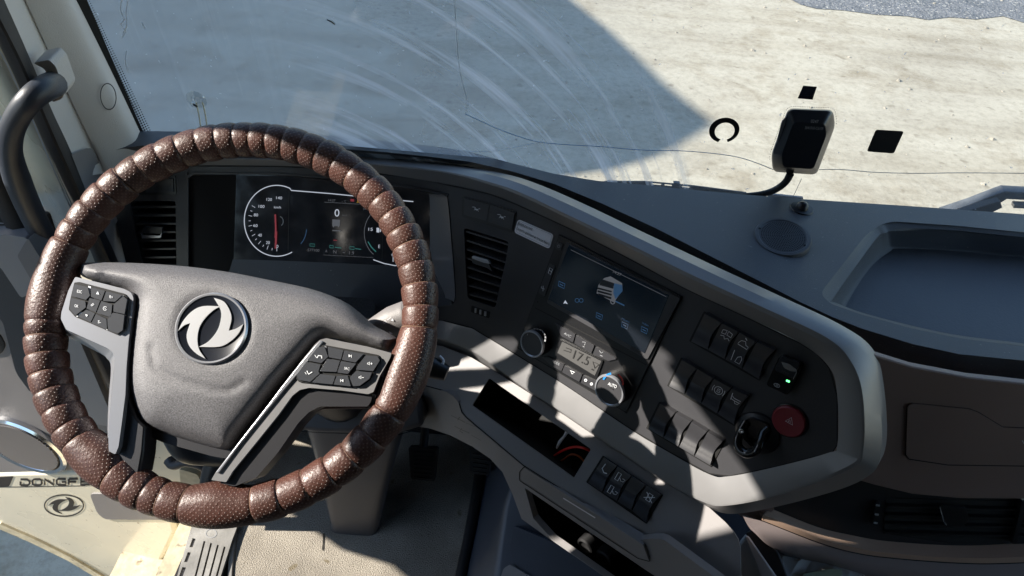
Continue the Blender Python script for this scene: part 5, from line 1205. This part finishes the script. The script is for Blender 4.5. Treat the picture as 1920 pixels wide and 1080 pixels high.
# column between hub and shroud
ca = WC - WN * .045; cb2 = cz(650, 745, .80)
tube('column_tube', [ca + WV * -.01, ca - WN * .09, (ca + cb2) / 2 - WN * .05, cb2], [.050, .056, .055, .055], 'spoke', colm, seg=20)
# upper shroud top, behind the wheel (dark, coarse grain)
M['fuzzy'] = mat('coarse_black', (.022, .022, .023), .8, bump=(300, .002), grain=(400, .5))
SHR = plane((0, -.45, .9), cz(660, 565, .83))
sheet('upper_shroud', [(596, 552), (640, 556), (690, 560), (702, 568), (703, 596), (690, 606), (640, 600), (590, 590)], SHR, 'fuzzy', colm, off=0, thick=.07, r=5, bev=.006)
# control stalks
ST = plane(WN, WC - WN * .070)
k0 = hit(692, 606, ST, -.01); k1 = hit(772, 592, ST, .012)
ax = (k1 - k0)
tube('control_stalk', [hit(640, 636, ST, -.02), hit(690, 622, ST, -.01), hit(700, 617, ST, -.004), hit(735, 603, ST, .004), hit(762, 594, ST, .008), hit(768, 592, ST, .009)], [.008, .010, .014, .0205, .0215, .0205], 'doorgrey', colm, seg=20, sub=5)
tube('stalk_end', [hit(768.5, 591.6, ST, .0092), hit(790, 584, ST, .012), hit(800, 580, ST, .013)], [.0215, .0215, .018], 'taupe', colm, seg=20, sub=4)
STm = plane(WN, hit(735, 603, ST, .0275))
polys('stalk_symbols', [[(736, 597), (738, 602), (733, 601)], [(729, 621), (737, 626), (731, 626)]], STm, 'white', colm, 0)
strokes('stalk_symbols', [([(718, 604), (722, 601), (725, 604), (720, 607)], 1.1, True), ([(726, 600), (733, 595)], 1.0)], STm, 'white', colm, 0)
tube('ignition_barrel', [hit(838, 700, plane(WN, WC - WN * .12)), hit(812, 690, plane(WN, WC - WN * .12)), hit(780, 680, plane(WN, WC - WN * .12))], [.011, .015, .016], 'black', colm, seg=20)
tube('barrel_ring', [hit(829, 684, plane(WN, WC - WN * .113)), hit(831, 676, plane(WN, WC - WN * .113)), hit(824, 668, plane(WN, WC - WN * .113))], .0022, 'sticker', colm, seg=8)
# dark column joint seen through the lower left of the wheel
tube('column_joint', [hit(330, 805, plane(WN, WC - WN * .16)), hit(352, 838, plane(WN, WC - WN * .17)), hit(392, 846, plane(WN, WC - WN * .18)), hit(430, 850, plane(WN, WC - WN * .18))], [.022, .022, .021, .02], 'spoke', colm, seg=16)
tube('column_hose', [hit(430, 840, plane(WN, WC - WN * .20)), hit(410, 865, plane(WN, WC - WN * .21)), hit(400, 895, plane(WN, WC - WN * .22)), hit(398, 940, plane(WN, WC - WN * .24))], [.018, .018, .018, .018], 'spoke', colm, seg=14)
hng = tag(tube('door_check_strap', [hit(x, y, WELL, o_) for x, y, o_ in [(318, 862, .02), (326, 872, .03), (345, 868, .03), (365, 870, .03), (384, 878, .03), (400, 900, .03)]], [.012, .010, .008, .008, .009, .009], 'doordark', None, seg=8), 'black door check strap on the cream hinge wall seen through the wheel', 'door strap')
hg2 = turned('hinge_bolt', hit(349, 812, WELL, .0), WELL.plane[0], [(.012, 0), (.011, .006), (0, .008)], 'creamd', cab, 16)
sheet('hinge_plate', [(336, 880), (352, 884), (370, 890), (380, 910), (372, 950), (350, 950), (340, 920)], WELL, 'creamd', cab, off=.012, thick=.012, r=4, bev=.003)

# ================================================================== PEDALS, MATS
M['pedalm'] = mat('pedal_grey', (.022, .022, .024), .5)
def pedal(name, q, label, nrib, m='rubber'):
    PD = plane((0, -.75, .66), hit(sum(p[0] for p in q) / 4, sum(p[1] for p in q) / 4, FLOOR) + Vector((0, -.05, .09)))
    e = empty(name, hit(q[2][0], q[2][1], PD), label, 'pedal')
    o = sheet('pad', q, PD, m, e, off=.004, thick=.018, r=5, bev=.003)
    for i in range(nrib):
        t0 = (i + .6) / nrib; a = in_quad(q, .14, t0); b = in_quad(q, .86, t0)
        sheet('rib', [(a[0], a[1] - 1.4), (b[0], b[1] - 1.4), (b[0], b[1] + 1.6), (a[0], a[1] + 1.6)], PD, 'pedalm', e, off=.0075, thick=.004)
    c = hit(sum(p[0] for p in q) / 4, q[0][1] + 10, PD, -.01); tube('lever', [c, c + Vector((0, .10, .12)), c + Vector((0, .12, .30))], .010, m, e, seg=8)
pedal('brake_pedal', [(766, 838), (822, 840), (815, 903), (770, 898)], 'dark ribbed brake pedal in the footwell shade, left of the other pedal', 8)
pedal('accelerator_pedal', [(880, 838), (926, 846), (916, 892), (882, 888)], 'dark accelerator pedal at the right edge of the footwell', 6)
MP = plane((0, 0, 1), (0, 0, .0))
fm = sheet('floor_mat', [(432, 1130), (440, 1020), (444, 985), (458, 900), (480, 810), (560, 792), (760, 790), (860, 800), (900, 830), (896, 920), (880, 1000), (862, 1090), (858, 1130)], MP, 'mat', None, off=0.0, thick=.010, grid=24, bev=.002)
tag(fm, 'beige pile floor mat with dirt specks, sunlit near the sill plate', 'floor mat')
rb = sheet('mat_border', [(424, 1130), (430, 1020), (437, 975), (445, 985), (437, 1060), (432, 1130)], MP, 'sill', cab, off=.004, thick=.02, bev=.002)
tb_ = tube('tunnel_trim', [hit(x, y, MP, .012) for x, y in [(905, 800), (900, 880), (880, 1000), (862, 1090), (858, 1130)]], .012, 'rubber', cab, seg=8)
strokes('mat_slot', [([(607, 1000), (605, 1032)], 2.2)], MP, 'deep', fm, .0016)

# ================================================================== STEERING WHEEL
sw = empty('steering_wheel', WC, 'steering wheel wrapped in laced brown perforated leather with grey hub', 'steering wheel')
U_ = Vector((1, 0, 0)); RM, RT_ = .2275, .0225
def ang(px, py):
    d = hit(px, py, SW) - WC; return atan2(d.dot(WV), d.dot(U_))
seams_px = [(509, 252), (543, 257), (577, 264), (610, 278), (643, 296), (674, 318), (702, 345), (725, 370), (745, 400), (762, 430), (773, 460), (784, 497), (792, 535), (796, 577), (795, 617), (742, 782), (690, 812), (655, 848), (618, 878), (575, 902), (528, 926), (480, 944), (347, 955), (305, 944), (272, 936), (240, 925), (207, 905), (124, 850), (103, 822), (85, 785), (74, 745), (66, 708), (62, 670), (62, 633), (68, 605), (115, 450), (140, 420), (165, 385), (193, 352), (222, 322), (258, 298), (296, 276), (334, 262), (373, 250), (410, 246), (445, 242), (478, 246)]
SE = sorted(ang(x, y) % (2 * pi) for x, y in seams_px)
NS = 1400; NT = 28; V = []; F_ = []; UVv = []
def spoke_bulge(th):
    b = 0
    for px_, py_, wd_, am in ((108, 560, .16, .0035), (180, 880, .13, .0055), (410, 930, .15, .0055), (745, 690, .24, .0050)):
        d = abs((th - ang(px_, py_) + pi) % (2 * pi) - pi); b += am * exp(-(d / wd_) ** 2 * 1.4)
    return b
rnd = random.Random(3); seg_r = [rnd.uniform(-.0006, .0007) for _ in SE]
for i in range(NS):
    th = 2 * pi * i / NS
    k = max([j for j in range(len(SE)) if SE[j] <= th], default=len(SE) - 1)
    a = SE[k]; b = SE[(k + 1) % len(SE)]
    if b <= a: b += 2 * pi
    t_ = th if th >= a else th + 2 * pi
    L_ = b - a; u_ = (t_ - a) / L_; dd = min(u_, 1 - u_) * L_ * RM
    puff = 1 - exp(-dd / .0022); puff2 = sin(pi * u_) if L_ < .3 else min(1, dd / .02)
    rr = RT_ - .0022 + .0017 * puff + .0005 * puff2 + seg_r[k] + (.0022 * cos(th) * (u_ - .5) if L_ < .3 else 0)
    bl = spoke_bulge(th)
    c = WC + (U_ * cos(th) + WV * sin(th)) * RM; er = U_ * cos(th) + WV * sin(th)
    for j in range(NT):
        ph = 2 * pi * j / NT
        inn = max(0, -cos(ph)); r2_ = rr + bl * inn + bl * .35
        w_ = .0004 * sin(th * 37 + j) * (1 - puff)
        V.append(c + (er * cos(ph) + WN * sin(ph)) * (r2_ + w_))
uvs = []
for i in range(NS):
    for j in range(NT):
        a = i * NT + j; b = i * NT + (j + 1) % NT; c = ((i + 1) % NS) * NT + (j + 1) % NT; d = ((i + 1) % NS) * NT + j
        F_.append((a, b, c, d)); u0, u1 = i / NS * 2 * pi * RM, (i + 1) / NS * 2 * pi * RM; v0, v1 = j / NT * 2 * pi * RT_, (j + 1) / NT * 2 * pi * RT_
        uvs.append([(u0, v0), (u0, v1), (u1, v1), (u1, v0)])
def leather():
    m = bpy.data.materials.new('perforated_leather'); m.use_nodes = True; t = m.node_tree; b = t.nodes['Principled BSDF']
    uv = t.nodes.new('ShaderNodeUVMap'); uv.uv_map = 'UVMap'
    mp = t.nodes.new('ShaderNodeMapping'); mp.inputs['Rotation'].default_value = (0, 0, radians(45)); mp.inputs['Scale'].default_value = (225, 225, 1); t.links.new(uv.outputs[0], mp.inputs[0])
    vo = t.nodes.new('ShaderNodeTexVoronoi'); vo.inputs['Scale'].default_value = 1; vo.inputs['Randomness'].default_value = .08; t.links.new(mp.outputs[0], vo.inputs['Vector'])
    mr = t.nodes.new('ShaderNodeMapRange'); mr.inputs[1].default_value = .17; mr.inputs[2].default_value = .25; mr.inputs[3].default_value = 1; mr.inputs[4].default_value = 0; t.links.new(vo.outputs['Distance'], mr.inputs[0])
    g = t.nodes.new('ShaderNodeNewGeometry'); n = t.nodes.new('ShaderNodeTexNoise'); n.inputs['Scale'].default_value = 18; n.inputs['Detail'].default_value = 5; t.links.new(g.outputs['Position'], n.inputs['Vector'])
    cr_ = t.nodes.new('ShaderNodeValToRGB'); cr_.color_ramp.elements[0].position = .3; cr_.color_ramp.elements[0].color = (.042, .019, .014, 1); cr_.color_ramp.elements[1].position = .75; cr_.color_ramp.elements[1].color = (.088, .034, .024, 1); t.links.new(n.outputs[0], cr_.inputs[0])
    mx = t.nodes.new('ShaderNodeMixRGB'); t.links.new(mr.outputs[0], mx.inputs[0]); t.links.new(cr_.outputs[0], mx.inputs[1]); mx.inputs[2].default_value = (.115, .062, .048, 1); t.links.new(mx.outputs[0], b.inputs['Base Color'])
    b.inputs['Roughness'].default_value = .42; b.inputs['Specular IOR Level'].default_value = .5; b.inputs['Coat Weight'].default_value = .0; b.inputs['Coat Roughness'].default_value = .25
    n2 = t.nodes.new('ShaderNodeTexNoise'); n2.inputs['Scale'].default_value = 260; n2.inputs['Detail'].default_value = 5; t.links.new(g.outputs['Position'], n2.inputs['Vector'])
    b1 = t.nodes.new('ShaderNodeBump'); b1.inputs['Distance'].default_value = .0009; b1.inputs['Strength'].default_value = .8; t.links.new(n2.outputs[0], b1.inputs['Height'])
    b2 = t.nodes.new('ShaderNodeBump'); b2.inputs['Distance'].default_value = .0006; b2.invert = True; t.links.new(mr.outputs[0], b2.inputs['Height']); t.links.new(b1.outputs[0], b2.inputs['Normal']); t.links.new(b2.outputs[0], b.inputs['Normal'])
    return m
M['leather'] = leather(); M['thread'] = mat('brown_thread', (.20, .12, .08), .7)
link('rim_cover', V, F_, 'leather', sw, 70, uvs=uvs, recalc=False)
# stitch cords at the seams
cords = []
for a in SE:
    er = U_ * cos(a) + WV * sin(a); c = WC + er * RM; pts_ = []
    for j in range(21):
        ph = radians(-60 + j * 12.5); pts_.append(c + (er * cos(ph) + WN * sin(ph)) * (RT_ - .0022 + spoke_bulge(a) * (max(0, -cos(ph)) + .35)))
    tube('lacing_cord', pts_, .00055, 'thread', sw, seg=5, sub=1)
# hub pad
def HP(x, y, d):
    o_ = .021 * (1 - exp(-d / 9.0)) + .007 * (1 - exp(-max(0, d) / 40))
    o_ -= .010 * max(0, (y - 735) / 110) ** 1.3 if y > 735 else 0
    g_ = segd((x, y), [(282, 650), (290, 690), (330, 712), (390, 730), (430, 733), (458, 716)], False)
    o_ -= .0022 * exp(-(g_ / 5.0) ** 2)
    e_ = sqrt(((x - 399) / 66) ** 2 + ((y - 616) / 64) ** 2); o_ -= .003 * max(0, 1 - max(0, e_ - .85) / .35) if e_ < 1.2 else 0
    return o_
hub_o = [(156, 493), (200, 492), (250, 493), (320, 497), (380, 503), (440, 512), (480, 520), (530, 530), (577, 540), (620, 554), (655, 571), (680, 592), (699, 609), (722, 621), (744, 634), (734, 647), (723, 657), (690, 648), (650, 638), (618, 630), (604, 632), (594, 640), (564, 673), (522, 720), (480, 775), (452, 812), (436, 838), (424, 846), (400, 841), (355, 828), (308, 812), (275, 800), (258, 782), (246, 752), (239, 722), (238, 690), (241, 650), (246, 600), (250, 568), (248, 556), (236, 545), (200, 533), (165, 523), (150, 514), (151, 502)]
hub = sheet('hub_pad', [tuple(p) for p in cr([(x, y, 0) for x, y in hub_o], 2, True)] and [(p.x, p.y) for p in cr([(x, y, 0) for x, y in hub_o], 2, True)], SW, 'hub', sw, off=0, thick=.02, grid=8.5, fn=HP, smooth=70)
# hub back body, dark
sheet('hub_back', [(150, 500), (380, 514), (560, 585), (600, 640), (590, 690), (540, 750), (470, 850), (440, 862), (400, 856), (300, 828), (250, 800), (230, 740), (236, 600)], SW, 'spoke', sw, off=-.006, thick=.020, r=10, bev=.004)
# emblem
ec = hit(398, 616, SW, .0255); EP = plane(WN, ec)
em = turned('emblem', ec, WN, [(.0425, -.004), (.0425, .002), (.0410, .0040), (.0395, .0036), (.0385, .0030), (0, .0030)], 'logoblack', sw, 56)
turned('emblem_ring', ec, WN, [(.0427, .000), (.0429, .0024), (.0412, .0044), (.0394, .0042), (.0390, .0032)], 'satin', em, 56)
s_ = .0385
def lg(L): return [ec + U_ * ((x - 1240) / 232 * cos(.0) * s_) + WV * (-(y - 557) / 226 * s_) + WN * .0046 for x, y in L]
def lgsolid(L, nm):
    top = lg(L); bot = [p - WN * .0014 for p in top]; n_ = len(top)
    vo, eo, fo_, _, _, _ = delaunay_2d_cdt([Vector(((p - ec).dot(U_), (p - ec).dot(WV))) * 1000 for p in top], [(i, (i + 1) % n_) for i in range(n_)], [], 0, 1e-6)
    poly_ = [(((p - ec).dot(U_)) * 1000, ((p - ec).dot(WV)) * 1000) for p in top]
    F2 = []; T2 = [ec + U_ * v.x / 1000 + WV * v.y / 1000 + WN * .0046 for v in vo]
    for f in fo_:
        c = sum((vo[i] for i in f), Vector((0, 0))) / len(f)
        if inside(c, poly_): F2.append(tuple(f))
    m0 = len(T2); allv = T2 + top + bot
    F2 += [(m0 + i, m0 + (i + 1) % n_, m0 + n_ + (i + 1) % n_, m0 + n_ + i) for i in range(n_)]
    return link(nm, allv, F2, 'silverlogo', em, 30)
lgsolid(LA, 'emblem_mark'); lgsolid(LB, 'emblem_mark')
# bezels and spokes
def c1(p): return (100 + p[0] / 4.153, 480 + p[1] / 4.153)
def c2(p): return (530 + p[0] / 5.4, 560 + p[1] / 5.4)
lbz = [(141, 519), (195, 532), (234, 542), (245, 548), (250, 558), (249, 580), (241, 640), (237, 690), (235, 740), (228, 795), (222, 838), (216, 852), (204, 846), (203, 820), (207, 760), (213, 700), (215, 672), (211, 660), (200, 652), (160, 634), (124, 618), (114, 598), (115, 586), (128, 545)]
lb_ = sheet('spoke_bezel', lbz, SW, 'satin', sw, off=.020, thick=.010, r=3, bev=.0022)
und = [(114, 590), (124, 618), (160, 634), (200, 652), (211, 660), (215, 672), (207, 760), (203, 820)]
u0 = [hit(x, y, SW, .011) for x, y in und]; u1 = [hit(x, y, SW, -.012) for x, y in [(118, 606), (126, 628), (160, 648), (190, 664), (200, 672), (208, 690), (202, 765), (199, 822)]]
loft('spoke_side', [u0, u1], 'satin', sw, n=4, across_linear=True)
sheet('lower_spoke', [(238, 720), (244, 752), (256, 784), (272, 800), (268, 850), (262, 884), (250, 896), (230, 880), (212, 852), (222, 840), (229, 796), (235, 742)], SW, 'spoke', sw, off=.012, thick=.03, bev=.003)
rbz = [(600, 637), (612, 634), (640, 640), (690, 650), (734, 662), (731, 672), (712, 705), (700, 735), (690, 739), (640, 732), (580, 727), (562, 731), (548, 742), (522, 778), (480, 830), (436, 884), (424, 904), (396, 900), (404, 886), (450, 826), (500, 762), (530, 722), (560, 684), (590, 646)]
rb_ = sheet('spoke_bezel', rbz, SW, 'trim', sw, off=.020, thick=.010, r=2, bev=.0022)
sheet('spoke_edge', [(590, 648), (600, 638), (606, 640), (592, 660), (560, 700), (534, 730), (500, 772), (450, 834), (410, 888), (404, 886), (450, 826), (500, 762), (530, 722), (560, 684)], SW, 'satin', sw, off=.0225, thick=.006, bev=.001)
sheet('right_spoke', [(420, 890), (480, 826), (526, 766), (548, 738), (566, 728), (640, 730), (698, 738), (696, 752), (690, 762), (600, 762), (580, 772), (560, 792), (520, 850), (480, 896), (440, 912), (412, 906)], SW, 'spoke', sw, off=.015, thick=.026, r=4, bev=.004)
sheet('spoke_inner_trim', [(690, 756), (600, 756), (578, 766), (556, 790), (516, 846), (470, 900), (486, 896), (530, 846), (566, 796), (584, 776), (604, 767), (690, 766)], SW, 'column', sw, off=-.012, thick=.02, bev=.002)
# key pads
def keys(conv, plist, outline, m):
    base = sheet('keypad', [conv(p) for p in outline], SW, 'deep', sw, off=.0215, thick=.003, r=2)
    out = []
    for p in plist: out.append(sheet('button', [conv(q) for q in p], SW, m, sw, off=.0240, thick=.003, r=1.2, bev=.0005))
    return base, out
KL = [[(162, 218), (268, 242), (284, 308), (253, 342), (143, 312)], [(140, 326), (249, 353), (252, 400), (172, 462), (128, 413)], [(293, 243), (402, 271), (373, 346), (292, 318)], [(412, 274), (536, 305), (480, 356), (385, 350)],
      [(282, 326), (364, 348), (330, 438), (258, 410)], [(374, 351), (458, 377), (448, 478), (337, 443)], [(257, 417), (324, 446), (290, 514), (190, 470)], [(332, 450), (413, 490), (418, 572), (297, 522)],
      [(545, 312), (574, 338), (554, 452), (467, 433), (470, 377)], [(465, 440), (553, 459), (539, 578), (500, 604), (426, 577), (420, 493)]]
kb, kl = keys(c1, KL, [(163, 206), (205, 202), (550, 292), (584, 332), (558, 564), (500, 616), (170, 474), (120, 418), (130, 345)], 'key')
def t4(conv, x, y, w_, h_, sl): return [conv((x, y)), conv((x + w_, y + w_ * sl)), conv((x + w_ - h_ * .1, y + h_ + w_ * sl)), conv((x - h_ * .1, y + h_))]
KO = .0247
texts('lettering', [('ESC', t4(c1, 186, 262, 38, 22, .2))], SW, 'white', kl[0], KO)
texts('lettering', [('OK', t4(c1, 166, 375, 30, 22, .2))], SW, 'white', kl[1], KO)
polys('symbol', [[c1((345, 275)), c1((358, 300)), c1((332, 296))]], SW, 'white', kl[2], KO)
texts('lettering', [('R+', t4(c1, 438, 305, 26, 22, .2))], SW, 'white', kl[3], KO)
polys('symbol', [[c1((248, 452)), c1((270, 460)), c1((256, 474))]], SW, 'white', kl[6], KO)
texts('lettering', [('S-', t4(c1, 348, 500, 24, 22, .2))], SW, 'white', kl[7], KO)
strokes('symbol', [([c1((292, 384)), c1((310, 368)), c1((316, 376)), c1((298, 390))], .9, True)], SW, 'white', kl[4], KO)
strokes('symbol', [(arc(*c1((402, 408)), 3.4, 3.6, 30, 330, 10), .8), ([c1((398, 402)), c1((408, 414))], .8)], SW, 'white', kl[5], KO)
polys('key_divider', [[c1((272, 232)), c1((292, 238)), c1((290, 285)), c1((276, 280))], [c1((178, 470)), c1((225, 432)), c1((230, 438)), c1((186, 474))], [c1((542, 306)), c1((548, 310)), c1((486, 356)), c1((482, 352))], [c1((410, 520)), c1((424, 524)), c1((422, 578)), c1((412, 572))]], SW, 'white', kb, .0224)
KR = [[(352, 492), (424, 487), (459, 588), (390, 652), (248, 625)], [(236, 640), (384, 666), (361, 740), (376, 757), (276, 842), (163, 823), (138, 777)], [(455, 487), (613, 521), (590, 617), (467, 593)], [(625, 524), (818, 560), (737, 646), (600, 620)],
      [(842, 573), (958, 582), (983, 625), (915, 733), (742, 718), (757, 680)], [(452, 608), (580, 628), (545, 742), (374, 735)], [(592, 632), (743, 657), (660, 762), (553, 748)], [(382, 762), (534, 782), (505, 868), (296, 848)],
      [(547, 782), (657, 777), (690, 888), (517, 870)], [(742, 732), (903, 747), (878, 810), (780, 882), (712, 886), (678, 800)]]
kb2, kr = keys(c2, KR, [(300, 525), (345, 480), (425, 468), (965, 568), (995, 620), (885, 825), (785, 895), (700, 900), (165, 845), (125, 790), (145, 735)], 'key')
strokes('symbol', [([c2((325, 570)), c2((345, 600))], 1.0), ([c2((350, 600)), c2((360, 575)), c2((395, 580)), c2((395, 605))], 1.6)], SW, 'white', kr[0], KO)
strokes('symbol', [([c2((225, 745)), c2((240, 765))], 1.0), ([c2((245, 730)), c2((262, 765)), c2((298, 742))], 1.7)], SW, 'white', kr[1], KO)
polys('symbol', [[c2((668, 562)), c2((692, 580)), c2((668, 592))], [c2((694, 568)), c2((699, 569)), c2((699, 598)), c2((694, 597))]], SW, 'white', kr[3], KO)
polys('symbol', [[c2((614, 815)), c2((614, 845)), c2((592, 828))], [c2((584, 815)), c2((589, 815)), c2((589, 843)), c2((584, 843))]], SW, 'white', kr[8], KO)
for kk, (x, y), pl_ in ((4, (872, 655), True), (9, (785, 795), False)):
    L = [([c2((x - 14, y - 4)), c2((x - 4, y - 4)), c2((x + 8, y - 16)), c2((x + 8, y + 18)), c2((x - 4, y + 8)), c2((x - 14, y + 6))], .9, True), ([c2((x + 18, y + 2)), c2((x + 36, y + 4))], 1.1)]
    if pl_: L.append(([c2((x + 27, y - 8)), c2((x + 27, y + 14))], 1.1))
    strokes('symbol', L, SW, 'white', kr[kk], KO)
texts('lettering', [('SRC', t4(c2, 625, 690, 52, 26, .18))], SW, 'white', kr[6], KO)
polys('key_divider', [[c2((422, 478)), c2((440, 478)), c2((460, 545)), c2((446, 548))], [c2((770, 612)), c2((818, 560)), c2((828, 566)), c2((785, 618))], [c2((278, 846)), c2((336, 788)), c2((346, 794)), c2((296, 850))], [c2((672, 820)), c2((688, 818)), c2((700, 884)), c2((688, 888))]], SW, 'satin', kb2, .0224)
